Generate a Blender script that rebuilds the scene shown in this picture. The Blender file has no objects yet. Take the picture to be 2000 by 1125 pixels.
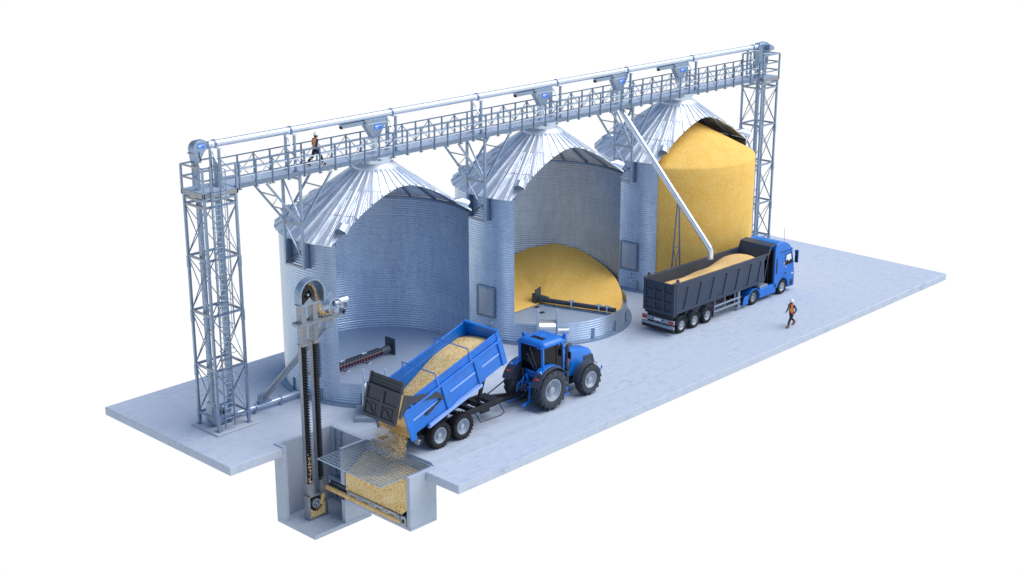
import bpy, bmesh, math, random
from mathutils import Vector as V, Matrix
random.seed(7)
R=math.radians; PI=math.pi; cos=math.cos; sin=math.sin
scene=bpy.context.scene; COL=scene.collection
ORG={}; M={}

# ------------------------------------------------------------------ mesh builder
class MB:
    def __init__(s): s.v=[]; s.f=[]; s.mi=[]; s.cur=0; s.T=None
    def put(s,vs,fs):
        n=len(s.v)
        if s.T is not None: vs=[s.T@V(p) for p in vs]
        s.v+=[tuple(p) for p in vs]
        s.f+=[tuple(i+n for i in f) for f in fs]; s.mi+=[s.cur]*len(fs)
        return s
    def box(s,x0,x1,y0,y1,z0,z1):
        return s.put([(x0,y0,z0),(x1,y0,z0),(x1,y1,z0),(x0,y1,z0),(x0,y0,z1),(x1,y0,z1),(x1,y1,z1),(x0,y1,z1)],
                     [(3,2,1,0),(4,5,6,7),(0,1,5,4),(1,2,6,5),(2,3,7,6),(3,0,4,7)])
    def bar(s,p,q,w,h=None,up=(0,0,1)):
        h=h or w; p=V(p); q=V(q); d=(q-p).normalized(); u=V(up)
        if abs(d.dot(u))>.985: u=V((0,1,0)) if abs(d.y)<.9 else V((1,0,0))
        a=d.cross(u).normalized()*w/2; b=a.cross(d).normalized()*h/2
        vs=[p-a-b,p+a-b,p+a+b,p-a+b,q-a-b,q+a-b,q+a+b,q-a+b]
        return s.put(vs,[(3,2,1,0),(4,5,6,7),(0,1,5,4),(1,2,6,5),(2,3,7,6),(3,0,4,7)])
    def rings(s,rs,caps=True,closed=True):
        n=len(rs[0]); vs=[p for r in rs for p in r]; fs=[]
        for i in range(len(rs)-1):
            for j in range(n if closed else n-1):
                k=(j+1)%n; fs.append((i*n+j,i*n+k,(i+1)*n+k,(i+1)*n+j))
        if caps: fs.append(tuple(range(n-1,-1,-1))); fs.append(tuple((len(rs)-1)*n+j for j in range(n)))
        return s.put(vs,fs)
    def tube(s,p,q,r,n=12,r2=None,caps=True):
        return s.path([p,q],[r,r if r2 is None else r2],n,caps)
    def path(s,pts,r,n=10,caps=True):
        pts=[V(p) for p in pts]; rs=r if isinstance(r,(list,tuple)) else [r]*len(pts)
        out=[]; prev=None
        for i,p in enumerate(pts):
            if i==0: d=pts[1]-p
            elif i==len(pts)-1: d=p-pts[i-1]
            else: d=(pts[i+1]-p).normalized()+(p-pts[i-1]).normalized()
            d.normalize()
            if prev is None:
                u=V((0,0,1)) if abs(d.z)<.9 else V((1,0,0))
                a=d.cross(u).normalized()
            else: a=(prev-d*prev.dot(d)).normalized()
            prev=a; b=d.cross(a)
            out.append([p+(a*cos(2*PI*k/n)+b*sin(2*PI*k/n))*rs[i] for k in range(n)])
        return s.rings(out,caps)
    def prism(s,poly,axis,a,b):
        f={'x':lambda u,w,t:(t,u,w),'y':lambda u,w,t:(u,t,w),'z':lambda u,w,t:(u,w,t)}[axis]
        n=len(poly); vs=[f(u,w,a) for u,w in poly]+[f(u,w,b) for u,w in poly]
        fs=[tuple(range(n-1,-1,-1)),tuple(range(n,2*n))]+[(i,(i+1)%n,n+(i+1)%n,n+i) for i in range(n)]
        return s.put(vs,fs)
    def lathe(s,prof,c,axis='z',n=24,a0=0,a1=360,close=False):
        # prof: [(r,h)], revolve round axis through c
        full=abs(a1-a0)>=359.9; m=n if full else n+1; c=V(c); rs=[]
        for r,h in prof:
            ring=[]
            for k in range(m):
                t=R(a0+(a1-a0)*k/n); x,y=r*cos(t),r*sin(t)
                ring.append(c+V({'z':(x,y,h),'y':(x,h,y),'x':(h,x,y)}[axis]))
            rs.append(ring)
        if close: rs.append(rs[0])
        return s.rings(rs,caps=False,closed=full)
    def disc(s,c,r,axis='z',n=20):
        c=V(c); return s.put([c+V({'z':(r*cos(2*PI*k/n),r*sin(2*PI*k/n),0),'y':(r*cos(2*PI*k/n),0,r*sin(2*PI*k/n)),'x':(0,r*cos(2*PI*k/n),r*sin(2*PI*k/n))}[axis]) for k in range(n)],[tuple(range(n))])
    def grid(s,fn,nu,nv):
        vs=[fn(i/nu,j/nv) for i in range(nu+1) for j in range(nv+1)]; w=nv+1
        return s.put(vs,[(i*w+j,(i+1)*w+j,(i+1)*w+j+1,i*w+j+1) for i in range(nu) for j in range(nv)])
    def build(s,name,mats,parent=None,bevel=0,smooth=35,seg=2,weld=False,recalc=True,org=None):
        o0=V(org) if org is not None else (ORG[parent.name] if parent else V((0,0,0)))
        me=bpy.data.meshes.new(name); me.from_pydata([tuple(V(p)-o0) for p in s.v],[],s.f); me.update()
        mats=mats if isinstance(mats,(list,tuple)) else [mats]
        for m in mats: me.materials.append(m)
        if len(mats)>1: me.polygons.foreach_set('material_index',s.mi)
        if recalc or weld:
            bm=bmesh.new(); bm.from_mesh(me)
            if weld: bmesh.ops.remove_doubles(bm,verts=bm.verts,dist=.0005)
            bmesh.ops.recalc_face_normals(bm,faces=bm.faces); bm.to_mesh(me); bm.free()
        if smooth:
            me.polygons.foreach_set('use_smooth',[True]*len(me.polygons)); me.set_sharp_from_angle(angle=R(smooth))
        o=bpy.data.objects.new(name,me); COL.objects.link(o); ORG[o.name]=o0
        if parent: o.parent=parent
        else: o.location=o0
        if bevel:
            b=o.modifiers.new('bevel','BEVEL'); b.width=bevel; b.segments=seg; b.limit_method='ANGLE'; b.angle_limit=R(40)
        return o
def tag(o,label,cat,group=None,kind=None):
    o['label']=label
    if cat: o['category']=cat
    if group: o['group']=group
    if kind: o['kind']=kind
    return o
def thing(name,loc,label,cat,group=None):
    o=bpy.data.objects.new(name,None); COL.objects.link(o); o.location=loc; o.empty_display_size=.3
    ORG[o.name]=V(loc); return tag(o,label,cat,group)
def dup(o,loc,label=None,parent=None):
    c=o.copy(); COL.objects.link(c); ORG[c.name]=V(loc) if loc is not None else ORG[o.name]
    if parent: c.parent=parent
    if loc is not None: c.location=loc
    if label: c['label']=label
    for ch in o.children: dup(ch,None,None,c)
    return c

# ------------------------------------------------------------------ materials
def mat(name,col,rough=.5,metal=0,spec=None,coat=0):
    m=bpy.data.materials.new(name); m.use_nodes=True; b=m.node_tree.nodes['Principled BSDF']
    b.inputs['Base Color'].default_value=(*col,1); b.inputs['Roughness'].default_value=rough; b.inputs['Metallic'].default_value=metal
    if coat: b.inputs['Coat Weight'].default_value=coat; b.inputs['Coat Roughness'].default_value=.15
    if spec is not None: b.inputs['Specular IOR Level'].default_value=spec
    M[name]=m; return m
def nd(m,t,**k):
    n=m.node_tree.nodes.new(t)
    for a,v in k.items(): setattr(n,a,v)
    return n
def lk(m,a,b): m.node_tree.links.new(a,b)
def ramp(m,fac,stops,interp='LINEAR'):
    r=nd(m,'ShaderNodeValToRGB'); r.color_ramp.interpolation=interp; e=r.color_ramp.elements
    while len(e)<len(stops): e.new(.5)
    for x,(p,c) in zip(e,stops): x.position=p; x.color=(*c,1)
    lk(m,fac,r.inputs[0]); return r.outputs[0]
def coords(m,scale=(1,1,1),rot=(0,0,0)):
    tc=nd(m,'ShaderNodeTexCoord'); mp=nd(m,'ShaderNodeMapping'); mp.inputs['Scale'].default_value=scale; mp.inputs['Rotation'].default_value=rot
    lk(m,tc.outputs['Object'],mp.inputs[0]); return mp.outputs[0]
def noise(m,co,scale,detail=4,rough=.55):
    n=nd(m,'ShaderNodeTexNoise'); n.inputs['Scale'].default_value=scale; n.inputs['Detail'].default_value=detail; n.inputs['Roughness'].default_value=rough
    lk(m,co,n.inputs['Vector']); return n.outputs['Fac']
def mixc(m,fac,a,b,mode='MIX'):
    x=nd(m,'ShaderNodeMix',data_type='RGBA',blend_type=mode)
    if isinstance(fac,(int,float)): x.inputs[0].default_value=fac
    else: lk(m,fac,x.inputs[0])
    for i,c in ((6,a),(7,b)):
        if isinstance(c,tuple): x.inputs[i].default_value=(*c,1)
        else: lk(m,c,x.inputs[i])
    return x.outputs[2]
def bsdf(m): return m.node_tree.nodes['Principled BSDF']
def bump(m,h,st=.3,dist=.02):
    b=nd(m,'ShaderNodeBump'); b.inputs['Strength'].default_value=st; b.inputs['Distance'].default_value=dist
    lk(m,h,b.inputs['Height']); lk(m,b.outputs[0],bsdf(m).inputs['Normal'])

def concrete(name,c0,c1,c2,stretch=(1,2.6,1),sc=.9):
    m=mat(name,c0,.85,spec=.25)
    co=coords(m,stretch); a=noise(m,co,sc*1.5,10,.72); b=noise(m,coords(m,(1,1.3,1)),.22,3)
    col=ramp(m,a,[(.30,c2),(.41,c1),(.50,c0),(.75,tuple(min(1,x*1.06) for x in c0))])
    col2=mixc(m,ramp(m,b,[(.35,(0,0,0)),(.65,(.55,.55,.55))]),col,c0)
    col3=mixc(m,.10,col2,ramp(m,noise(m,coords(m),38,2),[(.3,(.15,.18,.25)),(.7,(.9,.9,.9))]))
    lk(m,col3,bsdf(m).inputs['Base Color']); bump(m,noise(m,coords(m),30,3),.15,.01)
    return m
concrete('slab_concrete',(.465,.53,.64),(.39,.465,.60),(.27,.365,.54))
concrete('pit_concrete',(.40,.46,.56),(.34,.41,.53),(.25,.33,.48),(1.2,1.2,.8),2.0)
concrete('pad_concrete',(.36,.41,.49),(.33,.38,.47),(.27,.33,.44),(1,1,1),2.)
concrete('base_concrete',(.47,.51,.59),(.44,.48,.57),(.38,.43,.53),(1,1,1),3.)

def galv(name,c0,c1,rough=.38,metal=.9,sc=14.,tint=None,rv=1):
    m=mat(name,c0,rough,metal)
    vo=nd(m,'ShaderNodeTexVoronoi'); vo.inputs['Scale'].default_value=sc; lk(m,coords(m),vo.inputs['Vector'])
    sep=nd(m,'ShaderNodeSeparateColor'); lk(m,vo.outputs['Color'],sep.inputs[0])
    col=mixc(m,sep.outputs[0],c0,c1)
    if tint: col=mixc(m,ramp(m,noise(m,coords(m),2.2,3),[(.48,(0,0,0)),(.7,(.8,.8,.8))]),col,tint)
    lk(m,col,bsdf(m).inputs['Base Color'])
    rr=nd(m,'ShaderNodeMapRange'); rr.inputs[3].default_value=rough-.08*rv; rr.inputs[4].default_value=rough+.12*rv; lk(m,sep.outputs[1],rr.inputs[0]); lk(m,rr.outputs[0],bsdf(m).inputs['Roughness'])
    return m
galv('galvanised',(.24,.34,.48),(.34,.44,.58),.42,.75,16,(.32,.35,.38))
galv('galv_dark',(.16,.23,.35),(.24,.32,.46),.42,.85,16,(.24,.28,.31))
galv('galv_bright',(.62,.70,.82),(.63,.71,.83),.3,.85,10,rv=0)
mat('deck_steel',(.50,.58,.70),.5,.3)
galv('galv_tan',(.25,.30,.38),(.35,.38,.43),.42,.75,12,(.36,.33,.29))
galv('door_steel',(.40,.46,.54),(.52,.56,.62),.45,.6,9,(.50,.50,.50))
galv('fan_metal',(.80,.84,.90),(.81,.85,.90),.22,.85,10,rv=0)

def wall_mat():
    m=mat('corrugated_steel',(.45,.53,.66),.28,.65)
    tc=nd(m,'ShaderNodeTexCoord'); sp=nd(m,'ShaderNodeSeparateXYZ'); lk(m,tc.outputs['Object'],sp.inputs[0])
    at=nd(m,'ShaderNodeMath',operation='ARCTAN2'); lk(m,sp.outputs[1],at.inputs[0]); lk(m,sp.outputs[0],at.inputs[1])
    mu=nd(m,'ShaderNodeMath',operation='MULTIPLY'); mu.inputs[1].default_value=5.5; lk(m,at.outputs[0],mu.inputs[0])
    cb=nd(m,'ShaderNodeCombineXYZ'); lk(m,mu.outputs[0],cb.inputs[0]); lk(m,sp.outputs[2],cb.inputs[1])
    br=nd(m,'ShaderNodeTexBrick'); lk(m,cb.outputs[0],br.inputs['Vector'])
    br.inputs['Scale'].default_value=1.; br.inputs['Brick Width'].default_value=2.88; br.inputs['Row Height'].default_value=1.125
    br.inputs['Mortar Size'].default_value=.009; br.inputs['Mortar Smooth'].default_value=.4
    br.inputs['Color1'].default_value=(.58,.68,.82,1); br.inputs['Color2'].default_value=(.62,.72,.85,1); br.inputs['Mortar'].default_value=(.46,.55,.69,1)
    n=ramp(m,noise(m,coords(m,(1,1,.25)),3.,5),[(.3,(.82,.84,.88)),(.7,(1,1,1))])
    lk(m,mixc(m,1.,br.outputs['Color'],n,'MULTIPLY'),bsdf(m).inputs['Base Color'])
    return m
wall_mat()
def roof_mat():
    m=mat('roof_steel',(.7,.76,.86),.32,.6)
    tc=nd(m,'ShaderNodeTexCoord'); sp=nd(m,'ShaderNodeSeparateXYZ'); lk(m,tc.outputs['Object'],sp.inputs[0])
    at=nd(m,'ShaderNodeMath',operation='ARCTAN2'); lk(m,sp.outputs[1],at.inputs[0]); lk(m,sp.outputs[0],at.inputs[1])
    mu=nd(m,'ShaderNodeMath',operation='MULTIPLY'); mu.inputs[1].default_value=40.; lk(m,at.outputs[0],mu.inputs[0])
    cb=nd(m,'ShaderNodeCombineXYZ'); lk(m,mu.outputs[0],cb.inputs[0]); lk(m,sp.outputs[2],cb.inputs[1])
    n=nd(m,'ShaderNodeTexNoise'); n.inputs['Scale'].default_value=1.3; n.inputs['Detail'].default_value=7; n.inputs['Roughness'].default_value=.7; lk(m,cb.outputs[0],n.inputs['Vector'])
    col=ramp(m,n.outputs[0],[(.35,(.34,.41,.54)),(.46,(.70,.76,.86)),(.58,(.88,.91,.95))])
    lk(m,col,bsdf(m).inputs['Base Color'])
    rg=ramp(m,n.outputs[0],[(.35,(.5,.5,.5)),(.6,(.3,.3,.3))]); lk(m,rg,bsdf(m).inputs['Roughness'])
roof_mat()
def floor_mat():
    m=mat('floor_steel',(.3,.38,.5),.42,.5)
    w=nd(m,'ShaderNodeTexWave'); w.inputs['Scale'].default_value=1.6; w.inputs['Distortion'].default_value=.3; lk(m,coords(m,(1,1,1),(0,0,R(128))),w.inputs['Vector'])
    n=noise(m,coords(m,(1,1,1)),1.2,5)
    col=mixc(m,w.outputs['Fac'],(.36,.48,.66),(.60,.70,.85)); col=mixc(m,ramp(m,n,[(.35,(0,0,0)),(.7,(.5,.5,.5))]),col,(.44,.53,.68))
    lk(m,col,bsdf(m).inputs['Base Color']); bump(m,w.outputs['Fac'],.5,.03)
floor_mat()
def grain(name,c0,c1,c2,sc,rough=.8,big=1.1):
    m=mat(name,c0,rough,spec=.2)
    vo=nd(m,'ShaderNodeTexVoronoi'); vo.inputs['Scale'].default_value=sc; lk(m,coords(m),vo.inputs['Vector'])
    sep=nd(m,'ShaderNodeSeparateColor'); lk(m,vo.outputs['Color'],sep.inputs[0])
    col=ramp(m,sep.outputs[0],[(.12,c1),(.45,c0),(.9,c2)])
    col=mixc(m,ramp(m,noise(m,coords(m),big,6,.65),[(.4,(0,0,0)),(.68,(.6,.6,.6))]),col,c2)
    lk(m,col,bsdf(m).inputs['Base Color']); bump(m,vo.outputs['Distance'],.6,.02)
    return m
grain('grain_bulk',(.88,.52,.10),(.80,.43,.07),(.92,.63,.20),26)
grain('grain_corn',(.76,.50,.16),(.46,.24,.04),(.88,.72,.42),24)
grain('grain_fine',(.74,.47,.17),(.62,.36,.1),(.84,.62,.33),22)
def paint(name,col,rough=.35,coat=.4,var=.12):
    m=mat(name,col,rough,coat=coat)
    n=ramp(m,noise(m,coords(m),1.7,5),[(.3,tuple(c*(1-var) for c in col)),(.7,tuple(min(1,c*(1+var)) for c in col))])
    lk(m,n,bsdf(m).inputs['Base Color']); return m
paint('blue_paint',(.0,.16,.64),.36,.3)
paint('blue_edge',(.25,.42,.85),.35,.5)
paint('body_grey',(.022,.041,.080),.45,.15)
paint('gate_grey',(.028,.036,.055),.5,.1)
paint('chassis_black',(.006,.007,.01),.45,.1)
paint('dark_plastic',(.045,.058,.085),.5,0)
paint('rubber',(.010,.011,.014),.75,0,.3)
paint('tractor_rubber',(.038,.047,.065),.7,0,.25)
paint('rim_silver',(.36,.41,.49),.35,.3)
paint('rim_chrome',(.42,.46,.53),.3,.3)
paint('bar_grey',(.27,.33,.43),.4,.1)
paint('red_flight',(.30,.012,.012),.4,.2)
mat('lamp_red',(.55,.03,.02),.3); mat('lamp_orange',(.8,.08,.03),.3)
mat('lamp_amber',(.75,.40,.06),.3); mat('white_plastic',(.85,.88,.94),.3); mat('white_mark',(.9,.92,.96),.5)
mat('sign_blue',(.0,.19,.86),.45); mat('glass_dark',(.003,.004,.008),.08,spec=.25); mat('glass_bright',(.80,.86,.94),.2)
mat('vest_orange',(.95,.10,.01),.6); mat('vest_yellow',(.75,.48,.05),.6); mat('cloth_navy',(.006,.045,.17),.85); mat('cloth_dark',(.012,.019,.036),.85)
mat('boot_tan',(.22,.11,.03),.7); mat('skin',(.42,.24,.16),.6); mat('hair_black',(.008,.008,.01),.7); mat('helmet_white',(.78,.82,.9),.3); mat('grey_strip',(.6,.62,.66),.6)
mat('dark_void',(.01,.012,.018),.8)
# ------------------------------------------------------------------ ground slab
m=MB(); m.prism([(37.8,66.9),(37.8,55.4),(41.05,55.4),(41.05,56.15),(44.85,56.15),(44.85,48.05),(44.15,48.05),(44.15,45.75),(92.6,45.75),(92.6,66.9)],'z',-.47,0)
tag(m.build('pavement_slab',M['slab_concrete'],bevel=.04),'pale concrete ground slab with cut edges under the whole plant',None,kind='structure')
# expansion joint and drive-over ramp
m=MB(); m.box(53.3,66,48.06,48.085,.0,.004)
tag(m.build('joint_strip',M['pad_concrete']),'thin joint line in the concrete running on from the ramp',None,kind='structure')
m=MB()
m.rings([[(44.86,48.2,.0),(44.86,48.48,.17),(44.86,52.75,.17),(44.86,53.0,0)],[(53.1,48.1,.0),(53.1,48.22,.12),(53.1,52.75,.1),(53.1,53.0,0)]])
tag(m.build('ramp',M['slab_concrete']),'low concrete drive-over ramp under the tipping trailer beside the grated pit',None,kind='structure')

m=MB(); m.rings([[(44.87,48.17,.002),(44.87,48.455,.175),(44.87,48.475,.175),(44.87,48.3,.002)],[(53.09,48.07,.002),(53.09,48.2,.124),(53.09,48.225,.124),(53.09,48.2,.002)]])  # thin overlay strip: shade of the ramp edge put into a darker concrete
tag(m.build('ramp_edge_shade',M['pad_concrete']),'sloped edge of the drive-over ramp, its shade painted in as darker concrete',None,kind='structure')
m=MB(); m.box(45.02,45.5,52.25,52.6,.165,.18)
for k in range(5): m.box(45.06+k*.09,45.1+k*.09,52.28,52.57,.181,.19)
tag(m.build('drain_cover',M['chassis_black'],org=(45.2,52.4,.17)),'small dark drain cover on the ramp under the pouring grain','drain')
# ------------------------------------------------------------------ receiving pit
pit=thing('receiving_pit',(43,52,-4.35),'cut-open concrete receiving pit with deep elevator shaft below the slab','pit')
pm=M['pit_concrete']
def pbox(n,*a,b=.02):
    m=MB(); m.box(*a); return m.build(n,pm,pit,bevel=b)
pbox('back_wall',41.3,44.85,55.9,56.15,-4.1,.05); pbox('return_wall',41.05,41.298,55.4,56.152,-4.1,.06)
pbox('side_wall',44.6,44.85,53.33,55.898,-4.1,.02); pbox('hopper_side_wall',44.6,44.85,48.3,53.05,-2.7,.02)
m=MB(); m.box(43.08,44.852,53.052,53.328,-2.0,.022); m.box(43.52,44.852,53.052,53.328,-2.86,-2.002); m.box(43.08,44.852,53.052,53.328,-4.098,-2.862)
m.build('divider_wall',pm,pit,bevel=.015)
pbox('pit_floor',41.05,44.85,53.05,56.15,-4.35,-4.102); pbox('hopper_floor',43.06,44.855,48.05,53.05,-2.86,-2.702); pbox('end_wall',43.06,44.855,48.048,48.3,-2.7,.024)
# access ladder in the pit
lad=thing('pit_ladder',(44.5,54.9,-4.1),'grey steel rung ladder fixed to the pit side wall','ladder')
for y in (55.45,54.95):
    m=MB(); m.bar((44.5,y,-3.95),(44.5,y,.0),.07,.05); m.bar((44.5,y,-.1),(44.62,y,-.1),.05); m.build('stile',M['galvanised'],lad)
for k in range(12):
    m=MB(); m.tube((44.5,54.95,-3.75+.32*k),(44.5,55.45,-3.75+.32*k),.022,8); m.build('rung',M['galvanised'],lad)
# grate
gr=thing('grate',(43,50.6,.05),'steel bar grate over the receiving hopper, overhanging the cut','grate')
x0,x1,y0,y1=41.42,44.66,48.28,53.02
m=MB(); m.bar((x0,y0,.05),(x1,y0,.05),.05,.06); m.bar((x0,y1,.05),(x1,y1,.05),.05,.06); m.bar((x0,y0,.05),(x0,y1,.05),.05,.06); m.bar((x1,y0,.05),(x1,y1,.05),.05,.06); m.build('frame',M['galvanised'],gr)
m=MB()
for k in range(1,14): x=x0+(x1-x0)*k/14; m.bar((x,y0,.055),(x,y1,.055),.02,.035)
for k in range(1,24): y=y0+(y1-y0)*k/24; m.bar((x0,y,.048),(x1,y,.048),.02,.035)
m.build('bar_grid',M['galvanised'],gr)
# grain in the hopper: body with cut face at x=43.12
def hop(u,v):
    x=43.12+u*1.46; y=52.98-v*4.64
    z=(-1.30+v*1.22)*(1-u)+(-.45+.15*v)*u-.06*sin(v*5)*(1-u)
    return (x,y,min(z,-.06))
m=MB(); n=24; top=[[hop(i/8,j/n) for j in range(n+1)] for i in range(9)]
vs=[p for r in top for p in r]; fs=[(i*(n+1)+j,(i+1)*(n+1)+j,(i+1)*(n+1)+j+1,i*(n+1)+j+1) for i in range(8) for j in range(n)]
m.put(vs,fs)
zb=lambda j: -2.24+.06*j/n if j<n-2 else -2.18+.18*(j-n+2)
m.put([top[0][j] for j in range(n+1)]+[(43.12,top[0][j][1],zb(j)) for j in range(n+1)],[(j,j+1,n+2+j,n+1+j) for j in range(n)])
tag(m.build('grain_pile',M['grain_corn'],org=(43.8,50.6,-2.2),weld=True),'yellow grain filling the cut-open hopper under the grate','grain')
# ------------------------------------------------------------------ chain conveyor under the hopper
cv=thing('chain_conveyor',(43.3,51.5,-2.6),'cut-open chain conveyor carrying grain along the pit hopper bottom','conveyor')
m=MB(); m.tube((43.12,48.75,-2.56),(43.12,54.5,-2.56),.135,16); m.build('grain_stream',M['grain_fine'],cv)
m=MB(); m.box(43.3,43.5,48.75,54.6,-2.7,-2.26); m.build('housing_back',M['galv_dark'],cv)
for k in range(4):
    y1=52.82-k*.98; y0=y1-.965
    m=MB(); m.prism([(y0,-2.2),(y1,-2.2),(y1,-2.43),(y1-.24,-2.43),(y1-.3,-2.35),(y1-.66,-2.35),(y1-.72,-2.43),(y0,-2.43)],'x',43.04,43.08); pl=m.build('side_panel',M['galv_tan'],cv)
    for yy in (y0+.12,y1-.12):
        b=MB(); b.lathe([(0,-.02),(.025,-.02),(.025,0)],(43.04,yy,-2.3),'x',8); b.build('bolt',M['chassis_black'],pl)
m=MB(); m.prism([(48.34,-2.7),(48.76,-2.7),(48.76,-2.2),(48.46,-2.16),(48.34,-2.24)],'x',43.03,43.5); eb=m.build('end_box',M['galv_tan'],cv,bevel=.03)
m=MB(); m.box(43.005,43.028,48.47,48.63,-2.54,-2.36); m.build('shaft_hole',M['dark_void'],eb)
m=MB(); m.prism([(48.78,-2.7),(48.84,-2.7),(48.84,-2.2),(48.78,-2.2)],'x',42.99,43.2); m.build('flange',M['galvanised'],cv)
m=MB()
for k in range(17):
    y=54.5-k*.1; m.box(43.12,43.26,y-.035,y+.035,-1.99,-1.95); m.box(43.15,43.22,y-.06,y+.06,-2.03,-1.98)
m.build('chain',M['galvanised'],cv)
m=MB(); m.lathe([(0,-.05),(.17,-.05),(.21,0),(.17,.05),(0,.05)],(43.16,54.48,-2.17),'x',14); m.build('sprocket',M['galv_dark'],cv)
m=MB(); m.box(43.5,43.54,53.4,54.62,-2.1,-1.93); m.box(43.14,43.5,52.85,54.55,-2.02,-1.995) ; m.build('cover',M['galv_dark'],cv)
m=MB(); m.box(43.25,43.34,54.6,54.66,-2.62,-2.0); m.build('end_plate',M['galv_dark'],cv)
mt=MB(); mt.tube((43.6,53.9,-1.72),(44.1,53.9,-1.72),.16,14); mt.box(43.55,43.95,53.6,54.2,-2.0,-1.86); mt.tube((43.75,53.9,-1.6),(43.75,53.9,-1.45),.09,10); mt.build('drive_motor',M['galv_dark'],cv,bevel=.01)
# ------------------------------------------------------------------ cut-open bucket elevator standing in the pit
el=thing('bucket_elevator',(42.4,54.75,-4.1),'cut-open bucket elevator rising from the pit floor in front of the nearest silo','bucket elevator')
LX=((41.97,42.25),(42.69,42.97)); Y0,Y1=54.5,54.94
for (a,b) in LX:
    m=MB()   # upper closed casing
    m.box(a,b,Y0,Y1,5.5,7.62); m.box(a-.03,b+.03,Y0-.03,Y1+.03,5.46,5.54); m.box(a-.03,b+.03,Y0-.03,Y1+.03,7.56,7.62)
    m.build('leg_casing',M['galv_tan'],el,bevel=.008)
    m=MB()   # open channel below (front face removed)
    m.box(a,a+.03,Y0+.2,Y1,-2.75,5.46); m.box(a+.032,b,Y1-.03,Y1,-2.75,5.46); m.box(b-.02,b,Y0+.3,Y1-.032,-2.75,5.46)
    for z in (2.6,-.4): m.box(a-.02,a+.04,Y0+.24,Y1+.02,z,z+.05)
    m.box(a-.006,b+.02,Y0-.01,Y1+.005,-2.738,-2.05)
    m.build('leg_channel',M['galv_tan'],el,bevel=.005)
    m=MB(); m.box(a+.035,b-.001,Y0+.18,Y0+.22,-2.0,5.45); belt=m.build('belt',M['dark_void'],el)
for (a,b),s in zip(LX,(1,-1)):
    for k in range(49):
        z=-1.9+k*.15; m=MB()
        f=Y0+.02
        m.prism([(f+.19,z+.11),(f+.19,z),(f+.05,z+.02),(f,z+.10)] if s>0 else [(f+.19,z),(f+.19,z+.11),(f+.05,z+.09),(f,z+.01)],'x',a+.05,b-.02)
        m.build('bucket',M['dark_void'],el)
m=MB()
for k in range(46): 
    z=random.uniform(-2.0,-.35); x=random.uniform(41.92,42.1); m.box(x,x+.035,Y0-.01,Y0+.02,z,z+.03)
m.build('bucket_grain',M['grain_corn'],el)
for z in (2.55,-.45):
    m=MB(); m.bar((42.17,54.8,z),(42.62,54.8,z+.03),.03); m.build('tie_bar',M['galvanised'],el)
# boot
m=MB(); m.box(41.9,41.98,Y0,Y1,-4.1,-2.75); m.box(42.98,43.04,Y0,Y1,-4.1,-2.0); m.box(41.98,42.98,Y0,Y1-.03,-4.1,-4.0); m.box(41.98,42.98,Y1-.03,Y1,-4.0,-2.75)
m.box(41.86,43.06,Y0-.03,Y1,-2.8,-2.74); m.bar((43.08,Y0,-4.1),(43.08,Y0,-2.0),.05); m.build('boot',M['galv_tan'],el,bevel=.008)
m=MB(); m.prism([(41.99,-3.98),(42.97,-3.98),(42.97,-3.3),(42.75,-3.62),(42.5,-3.72),(42.2,-3.66),(41.99,-3.42)],'y',Y0+.04,Y1-.06); m.build('boot_grain',M['grain_corn'],el)
m=MB(); m.prism([(42.62,-3.35),(42.8,-3.45),(42.97,-3.0),(42.97,-2.62),(42.88,-2.62)],'y',Y0+.05,Y1-.08)
m.prism([(43.12,-2.55),(43.3,-2.5),(43.32,-2.62),(43.12,-3.1)],'y',Y0+.05,Y1-.08); m.build('inlet_grain',M['grain_corn'],el)
m=MB(); m.prism([(43.1,-2.62),(43.36,-2.62),(43.36,-2.68),(43.1,-3.2)],'y',Y0-.0,Y0+.03); m.build('inlet_chute',M['galvanised'],el)
def wheel_obj(cx,cz,r,parent,mt,nm='pulley'):
    m=MB(); m.lathe([(r*.8,-.12),(r,-.12),(r,.3),(r*.8,.3),(r*.8,-.12)],(cx,Y0+.14,cz),'y',26)
    for k in range(5):
        t=2*PI*k/5+.3; m.bar((cx,Y0+.06,cz),(cx+r*.85*cos(t),Y0+.06,cz+r*.85*sin(t)),.05,.04,up=(0,1,0))
    w=m.build(nm,mt,parent); h=MB(); h.lathe([(0,-.12),(.05,-.1),(.06,.05)],(cx,Y0+.06,cz),'y',12); h.build('hub',M['galv_bright'],w)
m=MB(); m.lathe([(.27,0),(.36,0),(.36,.4),(.27,.4)],(42.4,Y0+.08,-3.22),'y',26); m.build('boot_drum',M['rubber'],el)
wheel_obj(42.4,-3.25,.25,el,M['rim_silver'])
# head: half-round casing open to the front
def headpoly(o):
    pts=[(41.9+o,7.62),(41.9+o,8.08)]
    for k in range(13): t=PI-PI*k/12; pts.append((42.69+(.79-o)*cos(t),8.08+(.79-o)*sin(t)))
    pts.append((43.48-o,7.5)); return pts
o_=headpoly(0); i_=headpoly(.09)
m=MB()
for A,B,C_,D in zip(o_[:-1],o_[1:],i_[:-1],i_[1:]):
    m.put([(A[0],Y0-.02,A[1]),(B[0],Y0-.02,B[1]),(D[0],Y0-.02,D[1]),(C_[0],Y0-.02,C_[1]),(A[0],Y1,A[1]),(B[0],Y1,B[1]),(D[0],Y1,D[1]),(C_[0],Y1,C_[1])],[(0,1,2,3),(7,6,5,4),(0,4,5,1),(2,6,7,3)])
m.box(41.9,43.0,Y0-.04,Y1,7.56,7.66); m.build('head_casing',M['galvanised'],el,weld=True)
m=MB(); m.prism(i_,'y',Y1-.04,Y1-.01); m.build('head_back',M['galv_dark'],el)
wheel_obj(42.4,8.1,.3,el,M['chassis_black'],'head_pulley')
m=MB()
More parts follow.
